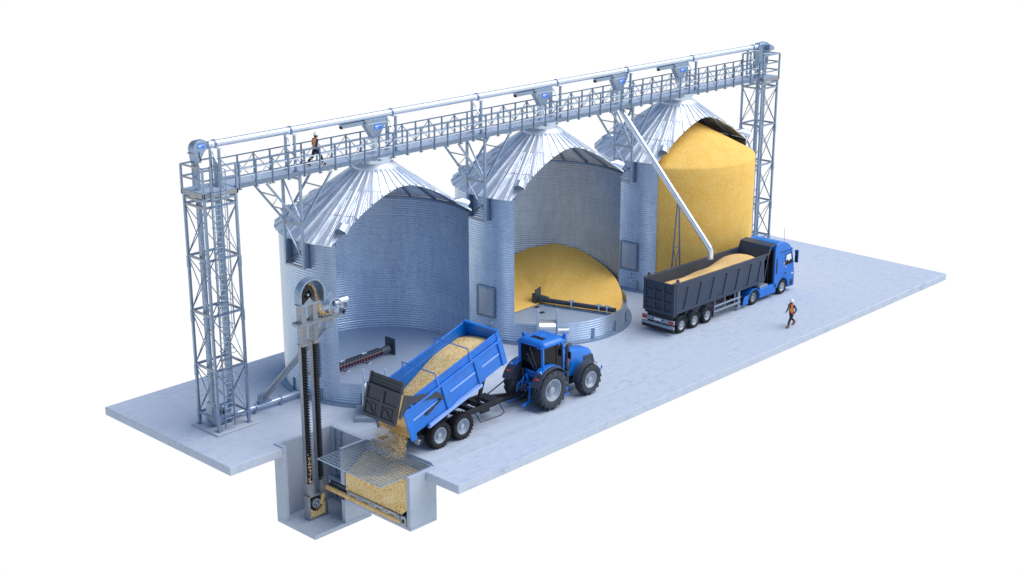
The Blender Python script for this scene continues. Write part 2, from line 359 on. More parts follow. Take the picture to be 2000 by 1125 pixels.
for k in range(14):
    t=2*PI*k/14; m.bar((42.4+.3*cos(t),Y0+.2,8.1+.3*sin(t)),(42.4+.46*cos(t+.12),Y0+.2,8.1+.46*sin(t+.12)),.13,.3,up=(0,1,0))
m.build('head_bucket_ring',M['chassis_black'],el)
m=MB(); m.prism([(42.1,7.66),(42.75,7.66),(42.5,7.95)],'y',Y0+.0,Y0+.05); m.build('deflector',M['galv_tan'],el)
# discharge spout hardware
bmq=MB(); bmq.bar((41.72,Y0-.06,6.62),(44.45,Y0-.06,6.62),.09,.14); bmq.bar((41.72,Y0-.1,6.62),(41.72,Y1,6.62),.09,.14); bmq.bar((41.72,Y1+.05,6.62),(44.45,Y1+.05,6.62),.09,.14); bmq.build('support_beam',M['galv_tan'],el)
m=MB(); m.prism([(42.98,7.6),(43.12,7.62),(43.3,7.0),(43.62,6.74),(43.62,6.66),(43.2,6.66),(42.98,7.1)],'y',Y1-.1,Y1); m.prism([(43.45,7.75),(43.85,8.0),(44.0,7.72),(43.75,7.35),(43.6,7.0),(43.5,7.4)],'y',Y1-.06,Y1-.02)
m.prism([(43.55,7.7),(43.83,7.98),(44.05,7.72),(43.9,7.55),(43.8,7.72)],'y',Y0+.05,Y0+.09); m.build('discharge_chute',M['galvanised'],el)
m=MB(); m.lathe([(.42,-.05),(.46,-.05),(.46,.45),(.42,.45)],(44.15,Y0+.05,7.05),'y',24,-20,215,True); m.build('chute_drum',M['galv_bright'],el)
m=MB(); m.path([(43.98,Y0-.02,6.98),(44.2,Y0-.06,7.18),(44.25,Y0-.06,7.06),(44.05,Y0-.02,6.82)],.05,8); m.build('chute_ring',M['galv_bright'],el)
m=MB(); m.lathe([(.17,0),(.20,0),(.20,.85),(.17,.85)],(44.2,54.75,7.2),'x',20,0,360,True); m.build('outlet_tube',M['galv_bright'],el)
m=MB(); m.box(44.9,44.98,54.5,54.95,6.85,7.1); m.build('outlet_bracket',M['galvanised'],el)
m=MB(); m.lathe([(.13,-.02),(.16,-.02),(.16,.12),(0,.12)],(44.6,54.5,6.72),'y',16); m.build('drive_guard',M['galv_dark'],el)
m=MB(); m.prism([(43.42,6.62),(44.0,6.62),(43.86,6.05),(43.5,6.05)],'y',Y0+.02,Y1-.05); m.build('spout_inlet',M['galvanised'],el,bevel=.01)
# grain thrown over the head and falling into the chute
m=MB()
def kernel(m,p,s):
    a=V((random.uniform(-1,1),random.uniform(-1,1),random.uniform(-1,1))).normalized()*s; b=a.orthogonal().normalized()*s*.7; c=a.cross(b).normalized()*s*.6; p=V(p)
    m.put([p+a,p-a,p+b,p-b,p+c,p-c],[(0,2,4),(2,1,4),(1,3,4),(3,0,4),(2,0,5),(1,2,5),(3,1,5),(0,3,5)])
way=[V((42.55,0,8.62)),V((42.85,0,8.4)),V((43.05,0,7.95)),V((43.2,0,7.4)),V((43.3,0,7.0)),V((43.55,0,6.74))]
for k in range(900):
    t=random.random()**.85*4.99; i=int(t); p=way[i].lerp(way[i+1],t-i); s=.05+.1*min(1,t/3)
    if i>=4: s=.1
    kernel(m,(p.x+random.gauss(0,s*.55),Y0+.12+random.random()*.25,p.z+random.gauss(0,s*.7)),.024)
for k in range(160): kernel(m,(43.55+random.random()*.75,Y0+.05+random.random()*.3,6.72+random.random()*.1),.022)
tag(m.build('falling_grain',M['grain_corn'],org=(43,54.7,6.6),smooth=0,recalc=False),'loose grain thrown from the elevator head into its chute','grain',kind='stuff')

# ------------------------------------------------------------------ pipes on the ground
fp=thing('feed_pipe',(44,60.2,0),'silver pipe lying on the slab from the lattice tower boot into the nearest silo','pipe')
m=MB(); m.tube((41.1,60.2,.36),(47.2,60.2,.36),.14,16); m.build('pipe_run',M['galv_bright'],fp)
for x in (42.9,44.6,45.9):
    m=MB(); m.lathe([(.14,0),(.18,0),(.18,.06),(.14,.06)],(x,60.2,.36),'x',16); m.build('flange',M['galvanised'],fp); 
    m=MB(); m.box(x-.05,x+.05,60.1,60.3,0,.24); m.build('pipe_foot',M['galvanised'],fp)
sp=thing('transfer_spout',(43.5,57.5,0),'round spout sloping from the cut-open elevator head down to the ground pipe','spout')
m=MB(); m.tube((43.68,54.8,6.15),(43.45,60.1,.75),.17,16); m.build('spout_tube',M['galv_tan'],sp)
m=MB(); m.rings([[(43.2,59.9,.95),(43.68,59.9,1.05),(43.68,60.3,1.05),(43.2,60.3,.95)],[(43.15,60.05,.45),(43.7,60.05,.45),(43.7,60.36,.45),(43.15,60.36,.45)]]); m.build('inlet_box',M['galvanised'],sp,bevel=.02)
m=MB(); m.bar((43.1,60.2,.52),(43.95,60.2,.52),.4,.06); m.build('inlet_flange',M['galvanised'],sp)

# ------------------------------------------------------------------ silos
SX=(51.95,65.75,79.6); SY=60.2; RAD=5.5; HE=9.15
def make_silo():
    s=thing('grain_silo',(SX[0],SY,0),'x','silo','corrugated grain silos in a row')
    def L(m): m.T=Matrix.Translation((SX[0],SY,0)); return m
    A=.018; P=.15
    def wall(a0,a1,z0,z1,na):
        nz=int((z1-z0)/P*6); m=L(MB())
        m.grid(lambda u,v:((RAD+A*cos(2*PI*(z0+u*(z1-z0))/P))*cos(R(a0+(a1-a0)*v)),(RAD+A*cos(2*PI*(z0+u*(z1-z0))/P))*sin(R(a0+(a1-a0)*v)),z0+u*(z1-z0)),nz,na); return m
    wall(-25,205,1.3,HE,92).build('wall',M['corrugated_steel'],s,smooth=80,recalc=False)
    wall(0,360,.14,1.298,144).build('lower_wall',M['corrugated_steel'],s,smooth=80,weld=True,recalc=False)
    m=L(MB()); m.lathe([(5.2,0),(5.86,0),(5.86,.12),(5.2,.14)],(0,0,0),'z',96,0,360,True); m.build('base_ring',M['galvanised'],s)
    m=L(MB()); m.lathe([(0,.85),(5.47,.85)],(0,0,0),'z',72); m.build('floor',M['floor_steel'],s,weld=True)
    m=L(MB())
    for az in range(2,360,22):
        if az>180 or az<40:
            pass
    for az in [167,192,218,238,258,279,300,322,344,10,30,60,90,120,145]:
        t=R(az); m=MB(); m.T=Matrix.Translation((SX[0],SY,0))@Matrix.Rotation(t,4,'Z')
        m.box(5.5,5.56,-.09,-.05,.12,.75); m.box(5.5,5.56,.05,.09,.12,.75); m.box(5.49,5.53,-.05,.05,.12,.75); m.box(5.5,5.68,-.1,.1,.12,.16); m.build('anchor_bracket',M['galvanised'],s)
    # roof
    m=MB(); ro,zi,ri,zo=5.74,12.3,.95,9.02; sl=(zi-zo)/(ro-ri)
    zr=lambda r: zo+(ro-r)*sl
    prof=[(5.74,zr(5.74)),(3.95,zr(3.95)),(3.95,zr(3.95)+.03),(2.45,zr(2.45)+.03),(2.45,zr(2.45)+.06),(.95,zr(.95)+.06)]
    m.lathe(prof,(0,0,0),'z',120)
    NR=32
    for k in range(NR):
        t=2*PI*k/NR
        def pt(r,w,h): 
            return (r*cos(t)-w*sin(t), r*sin(t)+w*cos(t), zr(r)+h)
        for w0 in (0,):
            a=[(-.10,.0),(-.07,.11),(.07,.11),(.10,.0)]; rs=[]
            for r,kf in ((5.75,.95),(1.18,.5)): rs.append([pt(r,w*kf,h+(.05 if h else 0)*(r<3)) for w,h in a])
            m.rings(rs,caps=True,closed=False)
            
        for q in (-.3,-.2,.2,.3):
            for ra,rb,of in ((5.74,3.97,0),(3.94,3.0 if abs(q)>.25 else 2.47,.03)):
                m.rings([[pt(r,q-.02,of),pt(r,q,of+.012),pt(r,q+.02,of)] for r in (ra,rb)],caps=False,closed=False)
    bm=bmesh.new(); vs=[bm.verts.new(p) for p in m.v]; 
    for f in m.f: bm.faces.new([vs[i] for i in f])
    bmesh.ops.bisect_plane(bm,geom=bm.verts[:]+bm.edges[:]+bm.faces[:],plane_co=(0,-2.32,0),plane_no=(0,-1,0),clear_outer=True)
    me=bpy.data.meshes.new('roof'); bm.to_mesh(me); bm.free(); me.materials.append(M['roof_steel'])
    ro_=bpy.data.objects.new('roof',me); COL.objects.link(ro_); ro_.parent=s; ORG[ro_.name]=ORG[s.name]
    # rafters and eave angle inside
    m=MB(); m.T=Matrix.Translation((SX[0],SY,0))
    for k in range(20):
        t=2*PI*(k+.5)/20
        p=(5.4*cos(t),5.4*sin(t),zr(5.4)-.09); q=(1.6*cos(t),1.6*sin(t),zr(1.6)-.09)
        if p[1]>-2.3: 
            if q[1]<-2.3: q=p
            m.bar(p,q,.06,.14) if p!=q else None
    m.build('rafter_frame',M['galv_dark'],s)
    m=L(MB()); m.lathe([(5.38,HE-.1),(5.49,HE-.1),(5.49,HE+.02),(5.38,HE+.02)],(0,0,0),'z',90,-25,205,True); m.build('eave_ring',M['galv_dark'],s)
    m=L(MB()); m.lathe([(1.3,zr(1.3)+.07),(1.26,zr(1.26)+.19),(.93,12.46),(.9,12.44)],(0,0,0),'z',48); m.build('roof_cap',M['roof_steel'],s)
    m=L(MB()); m.lathe([(.9,12.4),(.9,12.62),(.95,12.62),(.95,12.68),(.9,12.68),(.9,12.78),(.97,12.78),(.97,12.84),(.5,12.84)],(0,0,0),'z',40); m.build('collar',M['galv_bright'],s)
    for az in (142,207,-34,60,95):
        m=MB(); m.T=Matrix.Translation((SX[0],SY,0))@Matrix.Rotation(R(az),4,'Z')@Matrix.Translation((4.75,0,zr(4.75)+.08))@Matrix.Rotation(math.atan(sl),4,'Y')
        rs=[]
        for x,k in ((.42,1),(.3,1),(-.1,.85),(-.42,.1)):
            rs.append([(x,.34*cos(PI*j/10),.46*k*sin(PI*j/10)) for j in range(11)])
        m.rings(rs,caps=False,closed=False); v=m.build('roof_vent',M['galv_bright'],s)
        m=MB(); m.T=Matrix.Translation((SX[0],SY,0))@Matrix.Rotation(R(az),4,'Z')@Matrix.Translation((4.75,0,zr(4.75)+.08))@Matrix.Rotation(math.atan(sl),4,'Y')
        m.put([(.36,.33*cos(PI*j/10),.45*sin(PI*j/10)) for j in range(11)],[tuple(range(11))]); m.build('vent_mesh',M['galv_dark'],v)
    for a in (10,25,40):
        m=L(MB()); m.T=Matrix.Translation((SX[0],SY,0))@Matrix.Rotation(R(a),4,'Z'); m.box(1.2,1.5,-.1,.1,zr(1.35)+.08,zr(1.35)+.26); m.build('cap_clamp',M['galv_dark'],s,bevel=.02)
    # door in the wall
    T=Matrix.Translation((SX[0],SY,0))@Matrix.Rotation(R(184),4,'Z')
    m=MB(); m.T=T; rs=[]
    for k in range(9):
        t=R(-6.2+12.4*k/8); rs.append([(5.53*cos(t),5.53*sin(t),1.5),(5.57*cos(t),5.57*sin(t),1.5),(5.57*cos(t),5.57*sin(t),3.25),(5.53*cos(t),5.53*sin(t),3.25)])
    m.rings(rs); d=m.build('access_door',M['door_steel'],s)
    m=MB(); m.T=T
    for sgn in (-1,1):
        t=R(6.9*sgn); m.T=T@Matrix.Rotation(t,4,'Z'); m.box(5.5,5.62,-.06,.06,1.4,3.35)
    m.T=T
    for z in (1.38,3.27):
        rs=[]
        for k in range(9):
            t=R(-7+14*k/8); rs.append([(5.5*cos(t),5.5*sin(t),z),(5.6*cos(t),5.6*sin(t),z),(5.6*cos(t),5.6*sin(t),z+.1),(5.5*cos(t),5.5*sin(t),z+.1)])
        m.rings(rs)
    f=m.build('door_frame',M['galvanised'],d)
    m=MB(); m.T=T@Matrix.Rotation(R(7.9),4,'Z')
    for k in range(14): m.box(5.53,5.58,-.03,.03,1.45+k*.14,1.51+k*.14)
    m.build('bolt_row',M['galv_dark'],d)
    for a,z in ((2,1.0),(5,1.0),(3,.62)):
        m=MB(); m.T=T@Matrix.Rotation(R(a),4,'Z'); m.box(5.5,5.62,-.1,.1,z,z+.2); m.lathe([(.0,.16),(.06,.16),(.06,0)],(5.5,0,z+.1),'x',10); m.build('hatch_latch',M['galv_bright'],s,bevel=.01)
    return s
silo=make_silo()
silo['label']='nearest grain silo, cut open and empty, red sweep auger on its floor'
s2=dup(silo,(SX[1],SY,0),'middle grain silo, cut open with a sloping rest of grain inside')
s3=dup(silo,(SX[2],SY,0),'farthest grain silo, cut open and full of grain to the eaves')
# grain in the middle silo
A0,A1=-71,182
HT=[(-71,0),(-60,.08),(-28,1.0),(0,1.75),(15,2.25),(33,2.5),(50,2.2),(65,1.7),(100,1.5),(140,1.1),(170,.5),(182,0)]
def htab(a):
    for (x0,h0),(x1,h1) in zip(HT[:-1],HT[1:]):
        if a<=x1: t=(a-x0)/(x1-x0); return h0+(h1-h0)*t
    return 0
def g2(u,v):
    a=A0+(A1-A0)*v; r=.02+(5.2+.22*min(1,max(0,(a+35)/45)))*u; h=htab(a)*(u**1.05)+.02
    edge=min(1,u*2.5); h=min(h, .02+r*min(v,1-v)*R(A1-A0)*.8)
    return (SX[1]+r*cos(R(a)),SY+r*sin(R(a)),.86+h)
m=MB(); m.grid(g2,30,90)
rim=[g2(1,j/90) for j in range(91)]
m.put(rim+[(p[0],p[1],.855) for p in rim],[(j,j+1,92+j,91+j) for j in range(90)])
tag(m.build('grain_pile',M['grain_bulk'],org=(SX[1],SY,.85),weld=True,smooth=60),'leftover yellow grain banked against the wall inside the middle silo','grain')
# grain in the farthest silo
m=MB(); m.lathe([(5.43,.86)]+[(5.43,.86+k*.78) for k in range(1,10)]+[(5.43,8.62),(5.40,8.70),(5.31,8.78),(4.9,8.99),(4,9.45),(2,10.47),(.6,11.15),(0,11.35)],(SX[2],SY,0),'z',96)
tag(m.build('grain_pile',M['grain_bulk'],org=(SX[2],SY,.85),weld=True,smooth=60),'tall yellow grain column with cone top filling the farthest silo','grain')
# sweep augers
def auger(sx,az,half,label):
    t=thing('sweep_auger',(sx,SY,.85),label,'auger','sweep augers on the silo floors')
    T=Matrix.Translation((sx,SY,.85))@Matrix.Rotation(R(az),4,'Z')
    def mb(): q=MB(); q.T=T; return q
    if half:
        m=mb(); m.lathe([(.19,.45),(.2,.45),(.2,5.2),(.19,5.2)],(0,0,.3),'x',20,20,130,True); m.build('trough',M['dark_plastic'],t)
        m=mb(); m.box(.45,5.2,-.26,-.2,.2,.5); m.build('back_plate',M['dark_plastic'],t)
        m=mb(); m.tube((.4,0,.25),(5.2,0,.25),.06,10); m.build('shaft',M['red_flight'],t)
        m=mb(); n=220
        for s_ in range(1):
            rs=[]
            for k in range(n+1):
                x=.45+4.7*k/n; a=2*PI*x/.22; rs.append([(x,.05*cos(a),.25+.05*sin(a)),(x,.17*cos(a),.25+.17*sin(a))])
            m.rings(rs,caps=False,closed=False)
        m.build('flighting',M['red_flight'],t)
        m=mb(); 
        for k in range(20): m.box(.55+k*.23,.65+k*.23,.1,.16,.36,.5)
        m.build('tine_row',M['chassis_black'],t)
    else:
        m=mb(); m.tube((.4,0,.27),(5.15,0,.27),.15,14); m.build('tube',M['dark_plastic'],t)
        m=mb(); m.box(.4,5.1,-.38,-.18,.0,.1); m.build('skid_plate',M['galv_dark'],t)
    for x in (1.7,3.4,4.9) if half else (2.2,4.1,4.65):
        m=mb(); m.box(x-.13,x+.13,-.3,.34,.02,.05); m.box(x-.05,x+.05,-.27,-.2,.03,.55); m.box(x-.2,x+.2,-.24,-.1,.46,.56); m.build('support_saddle',M['galv_bright'],t,bevel=.02)
    m=mb(); m.tube((-.12,0,.35),(.5,0,.33),.24,16,.19); m.build('motor',M['dark_plastic'],t,bevel=.02)
    m=mb(); m.box(-.3,-.22,-.4,.42,-.0,1.0); m.box(-.5,-.3,-.4,-.3,.0,.75); m.build('shield_plate',M['dark_plastic'],t,bevel=.02)
    return t
auger(SX[0]+.5,183,True,'sweep auger with exposed red flighting on the empty silo floor')
auger(SX[1],-72,False,'dark sweep auger tube along the grain edge in the middle silo')
m=MB()
for (x,y) in ((64.4,58.9),(65.0,59.9)): m.box(x-.18,x+.18,y-.12,y+.12,.86,.875)
tag(m.build('floor_hatch',M['dark_void'],org=(64.7,59.4,.86)),'small dark outlet openings in the middle silo floor','hatch')
# aeration fans on pads
def fan(sx,az,l1,l2):
    T=Matrix.Translation((sx,SY,0))@Matrix.Rotation(R(az),4,'Z')
    m=MB(); m.T=T; m.box(5.9,7.75,-1.05,1.05,0,.25); o=m.build('fan_pad',M['pad_concrete'],bevel=.02,org=(T@V((6.8,0,0)))); tag(o,l2,'concrete pad','concrete pads under the fans')
    f=thing('aeration_fan',T@V((6.8,0,.25)),l1,'fan','aeration fans at the silo feet')
    def mb(): q=MB(); q.T=T; return q
    m=mb(); m.lathe([(0,-.5),(.78,-.5),(.78,.5),(0,.5)],(6.75,0,1.22),'y',32); m.build('scroll_drum',M['fan_metal'],f)
    for y in (-.58,.58):
        m=mb(); q=[(6.75+.92*cos(R(a)),1.2+.85*sin(R(a))) for a in range(180,361,20)]+[(7.4,1.7),(6.95,2.7),(6.8,2.75),(6.2,1.8)]
        m.prism(q,'y',y-.05,y+.05); m.build('side_plate',M['galv_bright'],f,bevel=.01)
    m=mb(); m.tube((6.75,.6,1.22),(6.75,1.3,1.22),.3,16); m.build('motor',M['galv_bright'],f)
    m=mb(); m.box(5.5,6.3,-.4,.4,.35,1.1); m.build('duct',M['galvanised'],f,bevel=.02)
    m=mb(); m.box(6.2,7.4,-.55,.55,.25,.38); m.build('base_frame',M['galvanised'],f)
fan(SX[0],226,'shiny aeration fan at the nearest silo, behind the black tailgate','grey concrete pad at the foot of the nearest silo')
fan(SX[1],225.5,'shiny aeration fan at the middle silo, behind the tractor roof','grey concrete pad at the foot of the middle silo')
# ------------------------------------------------------------------ lattice towers
G_=M['galvanised']; GD=M['galv_dark']; GB=M['galv_bright']
def tower(x0,label,left):
    t=thing('lattice_tower',(x0+.95,60.2,0),label,'tower'); x1=x0+1.9; y0,y1=59.3,61.03
    if left:
        m=MB(); m.box(x0-.35,x1+.35,y0-.35,y1+.35,0,.1); m.build('base_pad',M['base_concrete'],t,bevel=.04)
    lv=[.75,3.45,6.4,9.35,12.1]; top=12.85
    for x in (x0,x1):
        for y in (y0,y1):
            m=MB(); m.bar((x,y,.1),(x,y,top),.13); m.box(x-.16,x+.16,y-.16,y+.16,.08,.12)
            for z in (.6,3.1,6.1,9.0): m.bar((x,y,z-.3),(x,y,z+.3),.165)
            m.build('leg',G_,t,bevel=.006)
    F=[((x0,y0),(x1,y0)),((x1,y0),(x1,y1)),((x1,y1),(x0,y1)),((x0,y1),(x0,y0))]
    for (a,b) in F:
        dx=.0
        for i,z in enumerate(lv+[12.45] if True else lv):
            m=MB(); m.bar((*a,z),(*b,z),.08,.12); m.build('crossbar',M['galv_tan'] if a[0]==b[0] else G_,t)  # bars along Y in tan: tone of the light on that side put into colour
        for i in range(4):
            zl,zh=lv[i]+.05,lv[i+1]-.05
            m=MB(); m.bar((*a,zl),(*b,zh),.038,.038); m.build('brace',GD,t)
            m=MB(); m.bar((*b,zl),(*a,zh),.038,.038); m.build('brace',GD,t)
    # platform and railing
    m=MB(); m.box(x0-.05,x1+.05,y0-.05,y1+.05,12.8,12.86); m.build('platform',M['deck_steel'],t)
    m=MB(); m.bar((x0-.08,y0-.08,12.72),(x1+.08,y0-.08,12.72),.06,.26); m.bar((x0-.08,y1+.08,12.72),(x1+.08,y1+.08,12.72),.06,.26)
    m.bar((x0-.08,y0-.08,12.72),(x0-.08,y1+.08,12.72),.06,.26); m.bar((x1+.08,y0-.08,12.72),(x1+.08,y1+.08,12.72),.06,.26); m.build('platform_edge',M['galv_tan'],t)
    rt=14.12 if left else 14.5
    c=[(x0-.06,y0-.06),(x1+.06,y0-.06),(x1+.06,y1+.06),(x0-.06,y1+.06)]
    ps=c+([(x0+.42,y0-.06),(x0+.65,y1+.06)] if left else [((x0+x1)/2,y1+.06)])
    for p in ps:
        m=MB(); m.bar((*p,12.6),(*p,rt),.1); m.build('railing_post',G_,t)
    side=[(0,1),(2,3),(3,0)] if left else [(0,1),(1,2),(2,3)]
    for i,j in side:
        a,b=c[i],c[j]
        for k,z in enumerate(([13.5,rt] if left else [13.3,13.9,rt])):
            m=MB()
            if left and (i,j)==(0,1):
                m.bar((*a,z),(x0+.42,y0-.06,z),.08); m.bar((x0+1.05,y0-.06,z),(*b,z),.08)
            else: m.bar((*a,z),(*b,z),.08)
            m.build('railing_bar',M['galv_tan'] if a[0]==b[0] else G_,t)  # rails along Y take the same tan, standing for light on that side
    # pair of closed elevator legs standing in the tower with boot and head
    e=thing('tower_elevator',(x0+.9,60.2,.1),'closed elevator with bulging boot inside the left lattice tower, blue sign on its head' if left else 'closed elevator with boxy head and drive inside the right lattice tower','bucket elevator')
    xs=(x0+.28,x0+1.5) if left else (x0+.75,x0+1.5)
    for x in xs:
        m=MB(); m.tube((x,60.2,.9),(x,60.2,14.1),.15,14)
        for z in (3.,6.,9.,12.): m.lathe([(.15,0),(.18,0),(.18,.05),(.15,.05)],(x,60.2,z),'z',14)
        m.build('elevator_leg',G_,e)
    if left:
        hx=lambda x: x0+.02+(x-x0)*.74
        hz_=lambda z: 15.36+(z-15.4)*.8
        q=[(x0+.0,.9),(x0+.0,.75)]+[(x0+.5+.5*cos(R(a)),.62+.5*sin(R(a))) for a in range(180,331,15)]+[(x0+1.1,.55),(x0+1.1,.85),(x0+.75,1.1),(x0+.45,1.45),(x0+.1,1.45)]
        m=MB(); m.prism(q,'y',59.95,60.45); b=m.build('boot',G_,e,bevel=.02)
        m=MB(); m.box(x0+.42,x0+.58,59.9,59.96,.75,.98); m.box(x0+.72,x0+.88,59.9,59.96,.72,.95); m.build('boot_window',M['dark_void'],b)
        m=MB(); m.box(x0+.55,x0+1.3,59.95,60.45,.12,.2); m.build('boot_foot',GD,e)
        q=[(x0+.08,14.08),(x0-.02,14.7)]+[(x0+.5+.54*cos(R(a)),14.88+.52*sin(R(a))) for a in range(180,89,-15)]+[(x0+.98,15.4),(x0+1.06,15.28),(x0+1.06,14.8),(x0+.95,14.75),(x0+.46,14.08)]
        m=MB(); m.prism([(hx(a),hz_(b)) for a,b in q],'y',59.98,60.42); h=m.build('head',G_,e,bevel=.02)
        m=MB(); m.box(hx(x0-.08),hx(x0+.1),59.94,60.46,hz_(14.62),hz_(14.68)); m.build('seam_flange',M['galv_tan'],h)
        m=MB(); m.box(hx(x0-.02),hx(x0+.56),59.94,60.46,hz_(14.04),hz_(14.1)); m.tube((x0+.24,60.2,13.9),(x0+.24,60.2,14.3),.15,12); m.build('head_flange',M['galv_tan'],h)
        m=MB(); m.prism([(hx(a),hz_(b)) for a,b in [(x0+.4,14.72),(x0+.46,14.72),(x0+.46,14.45),(x0+.54,14.3),(x0+.54,14.12),(x0+.48,14.12),(x0+.48,14.28),(x0+.4,14.42)]],'y',59.965,59.979); m.build('seam_gap',M['dark_void'],h)
        sign(e,x0+.28,x0+.68,14.98,15.22,59.975)
        m=MB(); m.rings([[(x0+.8,60.0,14.87),(x0+.8,60.4,14.87),(x0+.8,60.4,15.27),(x0+.8,60.0,15.27)],[(x0+1.0,60.02,14.9),(x0+1.0,60.38,14.9),(x0+1.0,60.38,15.22),(x0+1.0,60.02,15.22)]]); m.build('outlet_neck',GD,e)
    else:
        m=MB(); m.prism([(x0+.3,13.3),(x0+.3,15.1),(x0+.45,15.28),(x0+1.35,15.32),(x0+1.75,15.1),(x0+1.85,14.7),(x0+1.6,14.3),(x0+1.55,13.7),(x0+1.3,13.3)],'y',59.95,60.45); h=m.build('head',G_,e,bevel=.05)
        m=MB(); m.prism([(x0+.9,13.4),(x0+1.5,13.75),(x0+1.5,14.35),(x0+.9,14.8)],'y',59.92,59.95); m.build('head_opening',GD,h)
        m=MB(); m.tube((x0+1.3,59.95,14.95),(x0+1.3,59.55,14.95),.22,18); m.box(x0+1.1,x0+1.75,59.6,59.95,14.75,15.0); m.build('drive_motor',G_,e,bevel=.02)
        m=MB(); m.tube((x0+.5,59.7,14.55),(x0+1.7,59.3,14.5),.06,10); m.build('drive_shaft',G_,e)
        m=MB(); m.box(x0+.3,x0+1.2,59.8,60.5,.15,1.0); m.box(x0+.35,x0+.6,59.9,60.3,1.,1.7); m.build('boot',G_,e,bevel=.03)
        m=MB(); m.box(x0+.1,x0+.3,59.75,60.0,.25,.6); m.build('boot_motor',M['dark_void'],e,bevel=.02)
    if left:
        l=thing('caged_ladder',(x0+.6,59.15,.3),'caged steel ladder climbing the front face of the left lattice tower','ladder')
        for x in (x0+.35,x0+.93):
            m=MB(); m.bar((x,59.17,.25),(x,59.17,14.2),.05,.08); m.build('stile',G_,l)
        for k in range(46):
            m=MB(); m.tube((x0+.35,59.17,.45+k*.28),(x0+.93,59.17,.45+k*.28),.02,6); m.build('rung',G_,l)
        hz=[3.2,4.55,5.9,7.2,8.5,9.8,11.1,12.2,12.95,14.0]
        for z in hz:
            pts=[(x0+.64+.42*cos(R(a)),59.15-.05+(.62*sin(R(a))),z) for a in range(0,-181,-20)]
            m=MB(); m.path([(x0+.93,59.17,z)]+pts+[(x0+.35,59.17,z)],.02,6); m.build('cage_hoop',G_,l)
        for a in (-20,-60,-90,-120,-160):
            x=x0+.64+.42*cos(R(a)); y=59.1+.62*sin(R(a))
            m=MB(); m.bar((x,y,5.9 if a in(-20,-160) else 5.85),(x,y,14.0),.03,.02); m.build('cage_strip',G_,l)
        for z in (.9,4.,7.,10.,12.8): m=MB(); m.bar((x0+.2,59.2,z),(x0+1.05,59.2,z),.05); m.build('stand_off',G_,l)
    return t
def sign(par,x0,x1,z0,z1,y):
    m=MB(); m.box(x0,x1,y-.012,y,z0,z1); s=m.build('sign_plate',M['sign_blue'],par)
    w=x1-x0; h=z1-z0; m=MB()
    # heavy three-letter wordmark, a lighter suffix and a thin line of small print, as the signs read from here
    X=x0+.09*w; zt=z1-.22*h; zb=z0+.42*h; b=.045*w; yy=(y-.016,y-.0125)
    L=.15*w
    for i,ch in enumerate('NEP'):
        a=X+i*(L+.025*w); c=a+L
        m.box(a,a+b,*yy,zb,zt)
        if ch=='N': m.box(c-b,c,*yy,zb,zt); m.prism([(a+b,zt),(a+b,zt-.14*h),(c-b,zb),(c-b,zb+.14*h)],'y',*yy)
        if ch=='E':
            for zz in (zb,(zb+zt)/2-.04*h,zt-.08*h): m.box(a+b,c,*yy,zz,zz+.08*h)
        if ch=='P': m.box(a+b,c,*yy,zt-.08*h,zt); m.box(a+b,c,*yy,(zb+zt)/2-.04*h,(zb+zt)/2+.04*h); m.box(c-b,c,*yy,(zb+zt)/2+.041*h,zt-.081*h)
    for i in range(3):
        a=X+.56*w+i*.1*w; m.box(a,a+.022*w,*yy,zb+.1*h,zt); m.box(a+.025*w,a+.07*w,*yy,zt-.06*h,zt); m.box(a+.025*w,a+.07*w,*yy,zb+.1*h,zb+.16*h)
    for i in range(9): a=X+i*.055*w; m.box(a,a+.035*w,*yy,z0+.2*h,z0+.3*h)
    m.build('sign_lettering',M['white_mark'],s)
tower(39.95,'lattice tower at the left end with caged ladder and top platform',True)
tower(88.4,'lattice tower at the far right end behind the full silo',False)

# ------------------------------------------------------------------ catwalk
WY0,WY1,WZ=59.45,60.95,12.9; XA,XB=41.9,88.35
wk=thing('catwalk',((XA+XB)/2,60.2,WZ),'long steel catwalk with diagonal braced railings bridging the silo roofs','walkway')
m=MB(); m.box(XA,XB,WY0,WY1,WZ-.06,WZ); m.build('deck',M['deck_steel'],wk)
for y in (WY0-.04,WY1+.04):
    m=MB(); m.bar((XA,y,WZ-.05),(XB,y,WZ-.05),.07,.22); m.build('side_beam',GD,wk)
    m=MB(); m.bar((XA,y,WZ+1.15),(XB,y,WZ+1.15),.06,.06); m.build('top_rail',GD,wk)
    for z in (.42,.78):
        m=MB(); m.bar((XA,y,WZ+z),(XB,y,WZ+z),.045,.06); m.build('mid_rail',GB,wk)
    NP=44; st=(XB-XA-.6)/NP
    for k in range(NP+1):
        x=XA+.3+k*st; m=MB(); m.bar((x,y-.03,WZ-.2),(x,y-.03,WZ+1.13),.075,.075); m.box(x-.09,x+.09,y-.09,y+.03,WZ-.24,WZ-.19); m.build('railing_post',GD,wk)
    for k in range(NP):
        x=XA+.3+k*st; a,b=(WZ+.05,WZ+1.1) if k%2 else (WZ+1.1,WZ+.05)
        m=MB(); m.bar((x,y,a),(x+st,y,b),.04,.04); m.build('diagonal_brace',G_ if k%2==0 else GB,wk)
